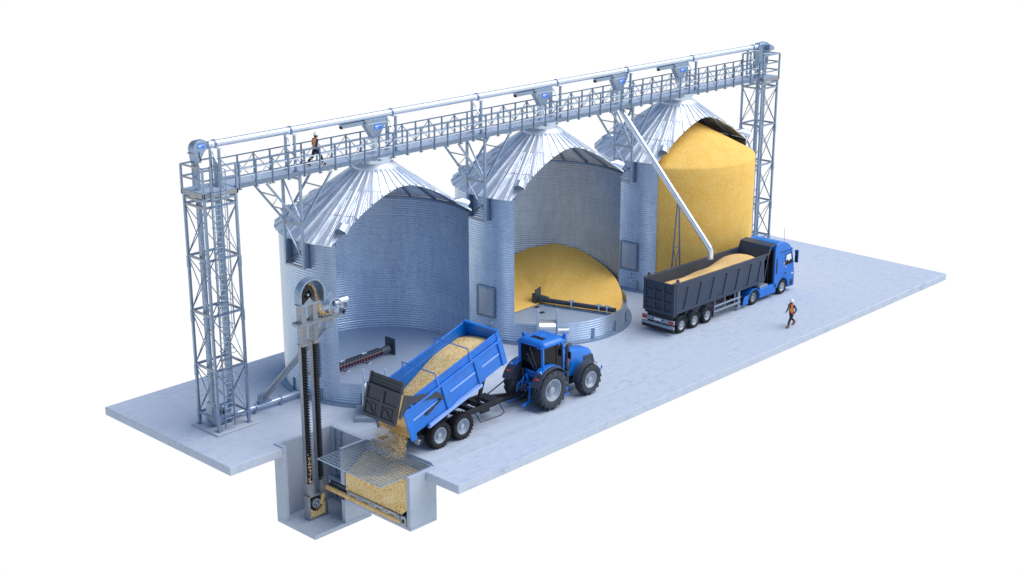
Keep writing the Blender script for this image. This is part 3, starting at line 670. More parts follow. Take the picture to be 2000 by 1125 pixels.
# ------------------------------------------------------------------ frames that carry the catwalk on the silos
def frame(sx,label):
    x=sx-5.88; f=thing('support_frame',(x,60.2,9.5),label,'support frame','frames carrying the catwalk on the silo walls')
    for y in (59.45,60.95):
        m=MB(); m.bar((x,y,7.6),(x,y,12.72),.13,.13); m.build('leg',G_,f)
        for s in (-1,1):
            m=MB(); m.bar((x+s*2.15,y,12.66),(x,y,10.05),.1,.1); m.build('knee_brace',G_,f)
        m=MB(); m.box(x+.07,x+.46 if y<60 else x+.4,y-.03,y+.03,7.6,9.0); m.box(x+.36,x+.62,y-.12,y-.031,7.6,9.0); m.build('mount_plate',GD,f)
    for z in (12.55,10.0,7.65):
        m=MB(); m.bar((x,59.45,z),(x,60.95,z),.08,.12); m.build('crossbar',M['galv_tan'],f)
    for a,b in ((12.4,10.15),(9.85,8.1)):
        m=MB(); m.bar((x,60.95,a),(x,59.45,b),.06,.08); m.build('diagonal_brace',G_,f)
    m=MB(); m.bar((x,60.95,7.7),(x,59.45,8.7),.05,.06); m.build('diagonal_brace',M['chassis_black'],f)
    for s in (-1,1):
        for q in ((1.5,11.87),(.75,10.96)):
            m=MB(); m.bar((x+s*q[0],59.45,q[1]),(x+s*q[0],60.95,q[1]),.06,.06); m.build('strut',M['galv_tan'],f)
        m=MB(); m.bar((x+s*1.5,59.45,11.87),(x+s*.75,60.95,10.96),.04,.04); m.build('strut',GB,f)
        m=MB(); m.bar((x+s*1.95,59.3,12.68),(x+s*1.95,61.1,12.68),.1,.08); m.build('crossbar',GB,f)
for sx,l in zip(SX,('bracket frame holding up the catwalk on the nearest silo','bracket frame holding up the catwalk on the middle silo','bracket frame holding up the catwalk on the farthest silo, beside the truck spout')): frame(sx,l)
# ------------------------------------------------------------------ top conveyor pipe
PX=[41.35,46.1,53.2,59.95,66.95,73.85,80.95,88.2]
cp=thing('conveyor_pipe',(65,60.2,15.05),'long silver conveyor pipe running above the catwalk between the two tower heads','conveyor')
m=MB(); m.tube((40.92,60.2,15.05),(88.8,60.2,15.05),.185,20); m.build('pipe_run',GB,cp)
for x in PX:
    m=MB(); m.lathe([(.185,-.05),(.225,-.05),(.225,.05),(.185,.05)],(x,60.2,15.05),'x',20); m.lathe([(0,0)],(0,0,0)) if False else None; m.build('pipe_flange',GD,cp)
nm=['first pipe support, at the left lattice tower','pipe support above the nearest silo bracket frame, left of the walking man','pipe support right after the hopper of the nearest silo','pipe support above the middle silo bracket frame','pipe support right after the hopper of the middle silo','pipe support beside the hopper that feeds the truck spout','pipe support right after the hopper of the farthest silo','last pipe support, at the right lattice tower']
for x,l in zip(PX,nm):
    f=thing('pipe_support',(x,60.2,WZ),l,'pipe support','portal supports under the conveyor pipe')
    for y in (59.82,60.58):
        m=MB(); m.bar((x,y,WZ),(x,y,14.84),.1,.13); m.box(x-.14,x+.14,y-.12,y+.12,WZ,WZ+.03); m.build('post',G_,f)
    m=MB(); m.bar((x,59.65,14.86),(x,60.75,14.86),.12,.05); m.box(x-.1,x+.1,60.05,60.35,14.84,14.9); m.build('cap_beam',GB,f)
    m=MB(); m.bar((x,60.58,14.75),(x,59.82,13.95),.05,.06); m.build('diagonal_brace',GB,f)
    m=MB(); m.bar((x,59.82,13.85),(x,60.58,13.85),.05,.07); m.build('crossbar',M['galv_tan'],f)
    m=MB(); m.bar((x,59.82,13.75),(x,60.58,13.0),.05,.05); m.build('diagonal_brace',G_,f)
# ------------------------------------------------------------------ discharge hoppers
for i,(xc,l) in enumerate(((51.93,'galvanised discharge hopper with blue sign above the nearest silo'),(65.62,'galvanised discharge hopper with blue sign above the middle silo'),(73.05,'galvanised discharge hopper with blue sign above the truck spout'),(79.6,'galvanised discharge hopper with blue sign above the farthest silo'))):
    h=thing('discharge_hopper',(xc,60.2,WZ),l,'hopper','hoppers hanging under the conveyor pipe')
    w=.78
    m=MB(); m.prism([(xc-w,14.9),(xc+w,14.9),(xc+w,14.62),(xc+.22,13.8),(xc-.22,13.8),(xc-w,14.62)],'y',60.02,60.38); m.build('hopper_body',G_,h,bevel=.01)
    m=MB(); m.box(xc-w+.2,xc+w,60.0,60.019,14.6,14.64); m.build('seam_bar',GB,h)
    m=MB(); m.box(xc-2.35,xc-w,60.05,60.35,14.64,14.86); g=m.build('slide_gate',G_,h)
    m=MB(); m.box(xc-2.37,xc-2.3,60.1,60.3,14.6,14.75); m.build('gate_handle',M['hair_black'],g)
    m=MB(); m.tube((xc-w,60.02,14.74),(xc-w,59.92,14.74),.05,8); m.build('gate_wheel',GD,h)
    m=MB(); m.rings([[(xc-.24,60.01,13.8),(xc+.24,60.01,13.8),(xc+.24,60.39,13.8),(xc-.24,60.39,13.8)],[(xc-.18,60.04,13.6),(xc+.18,60.04,13.6),(xc+.18,60.36,13.6),(xc-.18,60.36,13.6)]]); m.tube((xc,60.2,13.62),(xc,60.2,WZ-.02),.17,16); m.build('drop_pipe',GB,h)
    sign(h,xc-.12,xc+.42,14.28,14.57,60.015)
# ------------------------------------------------------------------ truck loading spout
ts=thing('loading_spout',(73.5,56.5,0),'long shiny pipe sloping from the catwalk down into the grey tipper body','spout')
m=MB(); m.path([(73.12,60.2,12.85),(73.22,59.9,12.35),(73.83,53.0,4.42),(73.85,52.85,4.1),(73.85,52.85,3.62)],.2,20); m.build('spout_tube',M['fan_metal'],ts)
for t_ in (.3,.62,.93):
    p=V((73.22,59.9,12.35)).lerp(V((73.83,53.0,4.42)),t_); d=(V((73.83,53.0,4.42))-V((73.22,59.9,12.35))).normalized()
    m=MB(); m.tube(p-d*.03,p+d*.03,.225,20); m.build('joint_ring',GB,ts)
for s in (-1,1):
    m=MB(); m.bar((73.66+s*.08,55.4,7.15),(73.66+s*.62,55.5,0),.08); m.build('prop_leg',GD,ts)
m=MB(); m.bar((73.66-.55,55.5,.9),(73.66+.3,55.44,3.9),.035); m.bar((73.66+.55,55.5,.9),(73.66-.3,55.44,3.9),.035); m.bar((73.36,55.46,3.95),(73.96,55.46,3.95),.05); m.build('prop_brace',GD,ts)
# ------------------------------------------------------------------ vehicles
BL=M['blue_paint']; BK=M['chassis_black']
def wheel(par,c,r,w,side,rr,tm,rm,lugs=0,lug_h=.05,dish=.12,lug_w=.09,nuts=8,sweep=.35):
    c=V(c); m=MB(); h=w/2; t=r-rr; lr=r-(lug_h if lugs else 0)
    prof=[(rr,-h*.72),(rr+.25*t,-h*.95),(rr+.6*t,-h),(lr-.12*t,-h*.93),(lr,-h*.72),(lr+.0,0),(lr,h*.72),(lr-.12*t,h*.93),(rr+.6*t,h),(rr+.25*t,h*.95),(rr,h*.72)]
    m.lathe(prof,c,'y',48,0,360,True)
    for k in range(lugs):
        for s in (-1,1):
            a0=2*PI*(k+(.5 if s>0 else 0))/lugs; rs=[]
            for q in range(4):
                f=q/3; y=s*(.02+f*h*.98); a=a0-f*sweep*(1.0) ; ra=lr-.02-(.10*t*f**3); rb=r-(.16*t*f**4)
                wd=lug_w*(1+.3*f)/r
                rs.append([c+V((ra*cos(a-wd*.7),y,ra*sin(a-wd*.7))),c+V((ra*cos(a+wd*.7),y,ra*sin(a+wd*.7))),c+V((rb*cos(a+wd*.45),y,rb*sin(a+wd*.45))),c+V((rb*cos(a-wd*.45),y,rb*sin(a-wd*.45)))])
            e=c+V((0,s*h*.98,0)); a=a0-sweep*1.05; ra=lr-.33*t
            rs.append([e+V((ra*cos(a-.03),0,ra*sin(a-.03))),e+V((ra*cos(a+.03),0,ra*sin(a+.03))),e+V(((ra+.02)*cos(a+.03),0,(ra+.02)*sin(a+.03))),e+V(((ra+.02)*cos(a-.03),0,(ra+.02)*sin(a-.03)))])
            m.rings(rs)
    wo=m.build('wheel',tm,par)
    s=side; m=MB()
    m.lathe([(rr*1.0,s*h*.80),(rr*.93,s*h*.82),(rr*.88,s*h*.6),(rr*.62,s*(h*.6-dish)),(rr*.45,s*(h*.62-dish)),(rr*.3,s*(h*.6-dish)),(rr*.28,s*(h*.62)),(rr*.16,s*(h*.66)),(0,s*h*.66)],c,'y',32)
    m.lathe([(rr,-s*h*.7),(rr*.9,-s*h*.6),(0,-s*h*.5)],c,'y',24)
    ri=m.build('rim',rm,wo,smooth=50)
    m=MB()
    for k in range(nuts):
        t_=2*PI*k/nuts; p=c+V((rr*.45*cos(t_),s*(h*.62-dish),rr*.45*sin(t_))); m.tube(p-V((0,s*.01,0)),p+V((0,s*.035,0)),rr*.05,8)
    m.build('wheel_nut_ring',BK if not lugs else rm,ri)
    return wo
# ================= tipper semi trailer + truck
ox,oy=68.5,52.75; Yn,Yf=-1.2,1.2
tt=thing('tipper_trailer',(ox+4.8,oy,0),'long dark grey tipper semi trailer loaded with grain under the spout','trailer')
def tb(): q=MB(); q.T=Matrix.Translation((ox,oy,0)); return q
def tp(n,mt,fn,par=tt,bev=0,**k): q=tb(); fn(q); return q.build(n,mt,par,bevel=bev,**k)
GY=M['body_grey']
side=[(.05,1.36),(0,3.32),(10.08,3.2),(9.68,1.36)]
for y,s in ((Yn,-1),(Yf,1)):
    i0,i1=(y+.03,y+.09) if s<0 else (y-.09,y-.03)
    wl=tp('side_wall',GY,lambda q:(q.prism(side,'y',i0,i1)),bev=.01)
    o0,o1=(y-.02,y+.03) if s<0 else (y-.03,y+.02)
    def ribs(q):
        q.prism([(.05,3.32),(10.08,3.2),(10.03,2.92),(.04,3.0)],'y',o0,o1)      # top band
        q.prism([(.05,1.36),(9.68,1.36),(9.72,1.55),(.05,1.55)],'y',o0,o1)
        e=[-.02]+[.0]*0
        xs=[]; st=1.37
        # slanted posts between seven recessed panels (x at the top edge)
        for k in range(8):
            a=.0+k*st-(.0); w=.66
            if k==0: poly=[(.05,1.55),(.04,3.0),(.5,3.0),(.12,1.55)]
            elif k==7: poly=[(8.95,1.55),(9.3,2.93),(10.03,2.92),(9.72,1.55)]
            else: poly=[(a-.42,1.55),(a-.02,3.0-.008*a),(a+w-.02,3.0-.008*a),(a+w-.42,1.55)]
            q.prism(poly,'y',o0,o1)
    tp('side_ribs',GY,ribs,bev=.012)
    tp('top_rail',M['dark_plastic'],lambda q:q.bar((0,y,3.35),(10.1,y,3.23),.13,.07),bev=.015)
tp('body_floor',GY,lambda q:q.box(.05,9.7,Yn+.1,Yf-.1,1.36,1.44))
def head(q):
    q.rings([[(9.68,Yn+.02,1.36),(9.68,Yf-.02,1.36),(9.74,Yf-.02,1.36),(9.74,Yn+.02,1.36)],[(10.08,Yn+.02,3.2),(10.08,Yf-.02,3.2),(10.15,Yf-.02,3.2),(10.15,Yn+.02,3.2)],[(10.32,Yn+.02,3.68),(10.32,Yf-.02,3.68),(10.42,Yf-.02,3.62),(10.42,Yn+.02,3.62)],[(10.98,Yn-.02,3.76),(10.98,Yf+.02,3.76),(10.98,Yf+.02,3.68),(10.98,Yn-.02,3.68)]])
    for y in (Yn-.02,Yf-.03): q.prism([(9.62,2.9),(10.05,3.24),(10.3,3.72),(10.98,3.77),(10.98,3.66),(10.45,3.58),(10.1,2.9),(9.78,1.4),(9.68,1.4)],'y',y,y+.05)
tp('headboard',GY,head,bev=.015)
def gate(q):
    q.box(-.03,.05,Yn+.02,Yf-.02,1.36,3.3)
    for k in range(4):
        y=Yn+.0+k*(2.4-.2)/3; q.box(-.1,-.031,y,y+.2,1.3,3.34)
    for z,h in ((1.3,.22),(1.98,.14),(2.6,.14),(3.16,.18)):
        for k in range(3): y=Yn+.2+k*(2.2)/3; q.box(-.098,-.031,y+.001,y+2.2/3-.201,z,z+h)
tg=tp('tailgate',GY,gate,bev=.012)
for y in (Yn+.08,Yf-.08): tp('gate_hinge',M['dark_plastic'],lambda q:(q.box(-.14,.5,y-.07,y+.07,3.3,3.42),q.prism([(.2,3.4),(.5,3.4),(.42,3.6),(.28,3.6)],'y',y-.05,y+.05)),tg,bev=.015)
for y in (Yn-.02,Yf-.04): tp('corner_post',M['dark_plastic'],lambda q:q.box(-.08,.12,y,y+.06,1.3,3.34),bev=.01)
# running gear
for y in (-.5,.5): tp('chassis_rail',BK,lambda q:(q.box(.1,9.4,y-.07,y+.07,.95,1.34)))
tp('cross_member_set',BK,lambda q:[q.box(x,x+.1,-.45,.45,1.0,1.3) for x in (.2,1.5,2.9,4.5,6.,7.5,9.)])
for x in (.85,2.2,3.55):
    tp('axle',BK,lambda q:q.tube((x,-1.1,.5),(x,1.1,.5),.07,12))
    for y,s in ((-1.0,-1),(1.0,1)):
        w=wheel(tt,(ox+x,oy+y,.5),.5,.38,s,.3,M['rubber'],M['rim_chrome'],0,dish=.07,nuts=10)
        def fend(q):
            rs=[]
            for a in range(8,173,12): 
                t=R(a); rs.append([(x+.6*cos(t),y-.2,.5+.6*sin(t)),(x+.6*cos(t),y+.2,.5+.6*sin(t)),(x+.57*cos(t),y+.2,.5+.57*sin(t)),(x+.57*cos(t),y-.2,.5+.57*sin(t))])
            q.rings(rs)
        tp('mudguard',M['dark_plastic'],fend)
tp('under_box',BK,lambda q:(q.box(.0,.5,-1.1,1.1,1.12,1.3),q.box(-.02,.2,-.9,.9,1.0,1.12)))
bu=tp('rear_bumper',M['bar_grey'],lambda q:(q.box(-.12,.02,-1.25,1.25,.42,.6),q.box(-.1,.02,-1.25,1.25,.72,.98)),bev=.015)
tp('bumper_base',BK,lambda q:q.box(-.1,.04,-1.25,1.25,.22,.41),bu)
for y in (-1.22,.86): tp('tail_lamp',M['lamp_red'],lambda q:q.box(-.125,-.101,y,y+.36,.76,.93),bu)
for y in (-1.28,1.24): tp('marker_lamp',M['lamp_amber'],lambda q:q.box(-.1,-.02,y,y+.05,.9,.96),bu)
tp('plate_holder',M['white_plastic'],lambda q:q.box(-.122,-.101,-.28,.28,.8,.93),bu)
for y in (-.4,.36): tp('round_lamp',BK,lambda q:q.lathe([(0,-.13),(.05,-.13),(.05,-.1)],(0,y+.02,.87),'x',12),bu)
for y,s in ((-1.12,-1),(1.08,1)):
    tp('side_guard',M['bar_grey'],lambda q:(q.bar((4.3,y,.55),(7.2,y,.55),.05,.12),q.bar((4.3,y,.9),(7.2,y,.9),.05,.12),[q.bar((x,y+.04,.5),(x,y+.04,1.35),.05,.06) for x in (4.4,5.5,6.6)]))
    for x in (3.95,4.6,5.25,6.0): tp('side_marker',M['lamp_red'],lambda q:q.box(x,x+.06,y-.03*(-s),y+.02,1.05,1.1))
    tp('landing_leg',M['bar_grey'],lambda q:(q.box(6.95,7.12,y-.02,y+.14,.25,1.34),q.box(6.85,7.25,y-.06,y+.2,.2,.26)),bev=.01)
    tp('mud_flap',BK,lambda q:q.box(4.13,4.16,y-.05,y+.3,.25,.9))
# grain load
def gl(u,v):
    x=.12+9.8*u; y=-1.1+2.2*v
    z=2.82+.16*sin(u*9.+.6)*.6+.34*math.exp(-((u-.86)/.14)**2)+.16*math.exp(-((u-.5)/.12)**2)-.22*math.exp(-((u-.0)/.1)**2)
    z+=-.25*(abs(v-.45)*2)**2.2+.012*random.random()
    if u>.93: z-= (u-.93)*2.0
    return (ox+x,oy+y,z)
m=MB(); m.grid(gl,70,14); tag(m.build('grain_load',M['grain_fine'],org=(ox+4.8,oy,2.5)),'orange yellow grain heaped inside the dark grey tipper body','grain')
# truck unit
tr=thing('truck',(ox+10.5,oy,0),'blue tractor truck with tall cab coupled to the grey tipper trailer','truck')
def kp(n,mt,fn,par=tr,bev=0,**k): q=tb(); fn(q); return q.build(n,mt,par,bevel=bev,**k)
cab=[(10.95,.62),(10.95,3.4),(11.1,3.62),(11.5,3.72),(12.0,3.68),(12.5,3.48),(12.85,3.18),(13.02,2.9),(13.2,2.2),(13.34,1.55),(13.4,1.1),(13.4,.32),(12.72,.32)]
cab+=[(12.02+.62*cos(R(a)),.5+.62*sin(R(a))) for a in range(0,181,15)]+[(11.3,.62)]
kp('cab',BL,lambda q:q.prism(cab,'y',-1.2,1.2),bev=.09,seg=3)
for y,s in ((-1.2,-1),(1.2,1)):
    win=[(12.22,2.02),(12.26,2.72),(12.82,2.76),(12.98,2.3),(12.98,2.02)]
    kp('side_window',M['glass_bright'],lambda q:q.prism(win,'y',y-.012,y+.012))  # opaque pane: bright ground seen through it is put into the pale colour
    kp('window_frame',BK,lambda q:[q.bar((a[0],y,a[1]),(b[0],y,b[1]),.05,.04,up=(0,1,0)) for a,b in zip(win,win[1:]+win[:1])])
    kp('seat_and_dash',M['glass_dark'],lambda q:q.prism([(12.25,2.03),(12.28,2.3),(12.45,2.36),(12.6,2.2),(12.72,2.3),(12.92,2.3),(12.96,2.03)],'y',y-.018,y+.018))
    kp('roof_strip',BK,lambda q:q.bar((11.5,y,3.0),(13.0,y,3.0),.02,.05))
    kp('air_slot',BK,lambda q:q.box(11.12,11.24,y-.015,y+.015,1.6,2.65))
    kp('door_handle',BK,lambda q:(q.tube((12.28,y-.02*1,1.42),(12.28,y+.02,1.42),.07,12)))
    kp('side_lamp',M['lamp_amber'],lambda q:q.box(11.98,12.1,y-.014,y+.014,2.05,2.25))
    kp('door_mark',M['white_mark'],lambda q:(q.box(12.2,12.3,y-.012,y+.012,1.86,1.9),q.prism([(13.0,1.2),(13.08,1.38),(13.1,1.2)],'y',y-.012,y+.012),q.box(13.1,13.26,y-.012,y+.012,1.22,1.27)))
    kp('door_seam',M['cloth_navy'],lambda q:(q.bar((12.1,y,1.0),(12.1,y,2.95),.012,.012),q.bar((11.35,y,1.3),(13.2,y,1.12),.012,.012)))
    mm=kp('mirror',BL,lambda q:(q.bar((13.05,y,2.85),(13.35,y+s*.16,2.85),.06,.06),q.bar((13.1,y,2.05),(13.3,y+s*.16,2.05),.06,.06),q.box(13.27,13.36,y+s*.16-.13,y+s*.16+.13,1.98,2.88)),bev=.03)
    kp('mirror_glass',BK,lambda q:(q.box(13.245,13.268,y+s*.16-.115,y+s*.16+.115,2.02,2.5),q.box(13.245,13.268,y+s*.16-.115,y+s*.16+.115,2.53,2.84)),mm,bev=.01)
    kp('step',BK,lambda q:(q.box(12.85,13.25,y-.015,y+.015,.78,.84),q.box(12.88,13.2,y-.015,y+.015,.42,.48),q.box(12.85,13.22,y-.012,y+.012,.5,.74)))
    kp('side_skirt',BL,lambda q:(q.box(9.3,11.2,min(y,y-s*.28),max(y,y-s*.28),.3,.95)),bev=.04)
    kp('skirt_top',M['bar_grey'],lambda q:(q.box(9.35,10.3,min(y-s*.05,y-s*.6),max(y-s*.05,y-s*.6),.96,1.1)),bev=.03)
    wheel(tr,(ox+12.02,oy+y-s*.2,.5),.5,.38,s,.3,M['rubber'],M['rim_chrome'],0,dish=.05,nuts=10)
    wheel(tr,(ox+8.7,oy+y-s*.33,.5),.5,.6,s,.3,M['rubber'],M['rim_chrome'],0,dish=.16,nuts=10)
    def fe(q):
        rs=[]
        for a in range(-5,186,12):
            t=R(a); ro=.66 if a<150 else .68
            rs.append([(8.7+.68*cos(t),y,.48+.64*sin(t)),(8.7+.68*cos(t),y-s*.62,.48+.64*sin(t)),(8.7+.62*cos(t),y-s*.62,.48+.58*sin(t)),(8.7+.62*cos(t),y,.48+.58*sin(t))])
        q.rings(rs)
    kp('rear_fender',BL,fe,bev=.012)
    kp('fender_flap',BL,lambda q:q.prism([(7.42,.2),(8.02,.24),(8.02,.5),(8.12,.85),(7.6,.78),(7.45,.6)],'y',min(y,y-s*.05),max(y,y-s*.05)),bev=.02)
for y in (-.4,.4): kp('chassis_rail',BK,lambda q:q.box(7.5,12.6,y-.06,y+.06,.6,.92))
kp('fifth_wheel',BK,lambda q:(q.box(8.2,9.2,-.5,.5,.95,1.12),q.box(9.2,10.9,-.9,.9,.7,.95)),bev=.02)
kp('rear_equipment',BK,lambda q:(q.box(10.72,10.93,-.8,.8,.8,2.9),q.tube((10.5,-.55,.95),(10.5,-.55,2.3),.12,12),q.tube((10.5,.5,.95),(10.5,.5,1.7),.2,12),q.box(10.85,10.95,-1.1,1.1,.7,3.3)),bev=.02)
kp('antenna',BK,lambda q:(q.tube((12.05,-1.12,3.35),(12.0,-1.12,4.6),.012,6),q.tube((12.05,-1.14,3.3),(12.05,-1.14,3.45),.03,8)))
kp('sun_visor',BK,lambda q:q.box(13.02,13.18,-1.1,1.1,2.92,3.02),bev=.02)
kp('windscreen',M['glass_dark'],lambda q:q.rings([[(13.035,-1.05,2.85),(13.035,1.05,2.85),(13.06,1.05,2.85),(13.06,-1.05,2.85)],[(13.31,-1.08,1.75),(13.31,1.08,1.75),(13.34,1.08,1.75),(13.34,-1.08,1.75)]]))
kp('front_grille',BK,lambda q:q.box(13.38,13.42,-.9,.9,.6,1.3))
for y in (-.95,.7): kp('headlight',M['white_plastic'],lambda q:q.box(13.39,13.43,y,y+.25,.55,.75))

# ================= farm tractor
fx,fy=54.4,50.22
ft=thing('tractor',(fx+1.5,fy,0),'blue farm tractor with big black tyres and rear linkage, hitched to the tipping trailer','tractor')
def fm(): q=MB(); q.T=Matrix.Translation((fx,fy,0)); return q
def fp_(n,mt,fn,par=ft,bev=0,**k): q=fm(); fn(q); return q.build(n,mt,par,bevel=bev,**k)
TR=M['tractor_rubber']
for s in (-1,1):
    wheel(ft,(fx,fy+s*1.06,1.14),1.14,.68,s,.63,TR,M['rim_silver'],16,.10,.24,.075,8,.36)
    wheel(ft,(fx+3.12,fy+s*1.1,.9),.9,.56,s,.49,TR,M['rim_silver'],15,.08,.12,.065,8,.38)
DP=M['dark_plastic']
# hood
hs=[]
for x,zt,zb,w in ((1.35,2.58,1.2,.52),(1.9,2.6,1.15,.53),(2.9,2.5,1.1,.5),(3.9,2.28,1.1,.46),(4.3,2.08,1.15,.42),(4.38,1.75,1.2,.4)):
    x-=.1; zt+=.12; hs.append([(x,-w,zb),(x,-w,zt-.28),(x,-w*.85,zt-.1),(x,-w*.4,zt),(x,w*.4,zt),(x,w*.85,zt-.1),(x,w,zt-.28),(x,w,zb)])
fp_('hood',BL,lambda q:q.rings(hs),bev=.02,smooth=50)
for s in (-1,1):
    fp_('hood_vent',DP,lambda q:[q.prism([(1.75+k*.2,1.55),(1.9+k*.2,1.95),(1.95+k*.2,1.95),(1.8+k*.2,1.55)],'y',min(s*.51,s*.545),max(s*.51,s*.545)) for k in range(3)]+[q.prism([(1.75+k*.2,2.0),(1.88+k*.2,2.2),(1.93+k*.2,2.2),(1.8+k*.2,2.0)],'y',min(s*.51,s*.55),max(s*.51,s*.55)) for k in range(3)])
    fp_('grille_side',DP,lambda q:q.prism([(3.5,1.25),(3.45,2.0),(4.2,1.95),(4.36,1.5),(4.3,1.2)],'y',min(s*.43,s*.505),max(s*.43,s*.505)),bev=.01)
fp_('front_grille',DP,lambda q:q.box(4.36,4.42,-.32,.32,1.25,1.85))
fp_('front_hook',BL,lambda q:(q.box(4.3,4.6,-.1,.1,.75,1.1),q.path([(4.5,-.7,.95),(4.75,-.7,.98),(4.8,-.7,1.12)],.05,8),q.bar((4.4,-.8,.9),(4.4,.8,.9),.1)),bev=.015)
fp_('engine_block',BK,lambda q:(q.box(.3,4.1,-.36,.36,.55,1.4),q.tube((3.05,-.9,.8),(3.05,.9,.8),.13,12),q.tube((0,-.8,1.05),(0,.8,1.05),.24,14),q.box(-.55,.6,-.42,.42,.7,1.6)),bev=.02)
_fm=fm
def fm(): q=MB(); q.T=Matrix.Translation((fx+.2,fy,.27))@Matrix.Diagonal((.78,1,1,1)); return q
# cab
cb=[(-.62,1.75),(-.68,3.2),(1.3,3.2),(1.48,2.3),(1.3,1.35),(.75,1.3)]
fp_('cab_glass',M['glass_dark'],lambda q:q.prism(cb,'y',-.84,.84),bev=.03)
for y in (-.84,.84):
    fp_('rear_pillar',BL,lambda q:q.bar((-.66,y,1.7),(-.72,y,3.3),.16,.16),bev=.02)
    fp_('front_pillar',BL,lambda q:q.bar((1.42,y,1.3),(1.36,y,3.3),.1,.1),bev=.02)
fp_('rear_cross_beam',BL,lambda q:q.bar((-.7,-.84,1.72),(-.7,.84,1.72),.12,.14),bev=.02)
fp_('door_frame',BK,lambda q:[q.bar((.75,s*.85,1.3),(.72,s*.85,3.2),.07,.05) for s in (-1,1)]+[q.bar((-.6,s*.85,1.8),(.75,s*.85,1.35),.06,.05) for s in (-1,1)])
fp_('cab_base',BL,lambda q:(q.box(-.66,-.55,-.6,.6,1.05,1.66),q.prism([(.55,.95),(1.5,.95),(1.5,1.35),(.7,1.32)],'y',-.8,.8)),bev=.02)
fp_('seat',BK,lambda q:(q.box(-.3,.2,-.26,.26,1.5,1.8),q.box(-.35,-.2,-.24,.24,1.8,2.5)),bev=.05)
rf=[]
def rr_(x0,x1,y,z,rad=.28):
    pts=[]
    for cx,cy,a0 in ((x1-rad,y-rad,0),(x0+rad,y-rad,90),(x0+rad,-y+rad,180),(x1-rad,-y+rad,270)):
        for k in range(5): a=R(a0+90*k/4); pts.append((cx+rad*cos(a),cy+rad*sin(a),z))
    return pts
rfo=fp_('cab_roof',BL,lambda q:q.rings([rr_(-.74,1.62,.92,3.2),rr_(-.82,1.7,.98,3.26),rr_(-.82,1.7,.98,3.36),rr_(-.72,1.58,.9,3.46),rr_(-.5,1.35,.7,3.53),rr_(-.3,1.1,.5,3.55)]),smooth=50)
fp_('roof_hatch',M['glass_dark'],lambda q:q.box(-.28,.12,-.52,.36,3.54,3.57),rfo,bev=.015)
fp_('roof_seam',M['blue_edge'],lambda q:(q.bar((.15,-.02,3.56),(1.35,-.0,3.53),.012,.01),q.bar((-.35,-.6,3.535),(-.8,-.75,3.4),.012,.01),q.bar((-.55,-.62,3.515),(1.3,-.62,3.515),.012,.01)),rfo)
for (x,y) in ((-.2,.9),(1.5,-.9)): fp_('beacon',BL,lambda q:(q.tube((x,y,3.3),(x,y,3.45),.07,10),q.box(x-.12,x+.12,y-.1,y+.1,3.42,3.68)),bev=.04)
for (x,y) in ((-.84,-.8),(-.84,-.6),(-.84,.85),(-.6,.99),(1.0,-.99),(.7,-.99)): fp_('work_lamp',BL,lambda q:(q.tube((x-.05,y,3.24),(x+.06,y,3.24),.075,12)),bev=.02)
fp_('wiper',M['bar_grey'],lambda q:(q.bar((-.7,.3,2.7),(-.7,-.2,1.95),.015,.015),q.bar((-.7,.1,3.1),(-.7,-.45,2.0),.015,.015)))
fm=_fm
# fenders
for s in (-1,1):
    def fen(q,ya=.78,yb=1.36,r0=1.24,a0=35,a1=170):
        rs=[]
        for a in range(a0,a1+1,8):
            t=R(a); rs.append([(r0*cos(t),s*ya,1.14+r0*sin(t)),(r0*cos(t),s*yb,1.14+r0*sin(t)),((r0+.05)*cos(t),s*yb,1.14+(r0+.05)*sin(t)),((r0+.07)*cos(t),s*ya,1.14+(r0+.07)*sin(t))])
        q.rings(rs)
    fe_=fp_('rear_fender',DP,fen,bev=.015,smooth=50)
    def fin(q):
        pts=[(1.26*cos(R(a)),1.14+1.26*sin(R(a))) for a in range(30,160,8)]; q.prism(pts+[(-.6,1.3),(.5,1.2)],'y',min(s*.78,s*.74),max(s*.78,s*.74))
    fp_('fender_inner',DP,fin,fe_)
    fp_('fender_top',BL,lambda q:fen(q,.74,1.16,1.3,52,128),fe_,bev=.02,smooth=50)
    fp_('fender_light',M['blue_edge'],lambda q:q.lathe([(0,.05),(.08,.05),(.1,0),(.1,-.06)],(-.78,s*1.08,2.27),'x',14),fe_)
    fp_('tail_light',M['lamp_orange'],lambda q:q.put([(p[0],p[1],p[2]) for p in [(1.305*cos(R(a)),s*y,1.14+1.305*sin(R(a))) for a in (139,143) for y in (.95,1.22)]],[(0,1,3,2)]),fe_)
    def ff(q):
        rs=[]
        for a in range(55,176,10):
            t=R(a); rs.append([(3.12+.99*cos(t),s*.84,.9+.99*sin(t)),(3.12+.99*cos(t),s*1.3,.9+.99*sin(t)),(3.12+1.03*cos(t),s*1.3,.9+1.03*sin(t)),(3.12+1.04*cos(t),s*.84,.9+1.04*sin(t))])
        q.rings(rs)
    fp_('front_fender',DP,ff,bev=.015,smooth=50)
    fp_('cab_step',BL,lambda q:[q.box(1.0,1.45,min(s*(.78+k*.05),s*(1.1+k*.06)),max(s*(.78+k*.05),s*(1.1+k*.06)),1.1-k*.3,1.16-k*.3) for k in range(3)]+[q.bar((1.0,s*1.08,.48),(1.0,s*.9,1.3),.06,.04),q.bar((1.45,s*1.08,.48),(1.45,s*.9,1.3),.06,.04)],bev=.01)
    fp_('wing_mirror',BK,lambda q:(q.path([(1.3,s*.85,3.1),(1.45,s*1.15,3.1),(1.45,s*1.2,2.95)],.025,8),q.box(1.4,1.46,s*1.2-.11,s*1.2+.11,2.55,2.95)),bev=.015)
ex=fp_('exhaust',DP,lambda q:q.path([(1.7,-.78,.7),(1.7,-.78,2.85),(1.73,-.78,3.05),(1.85,-.78,3.15),(1.98,-.78,3.15)],[.13,.11,.11,.10,.10],14),smooth=60)
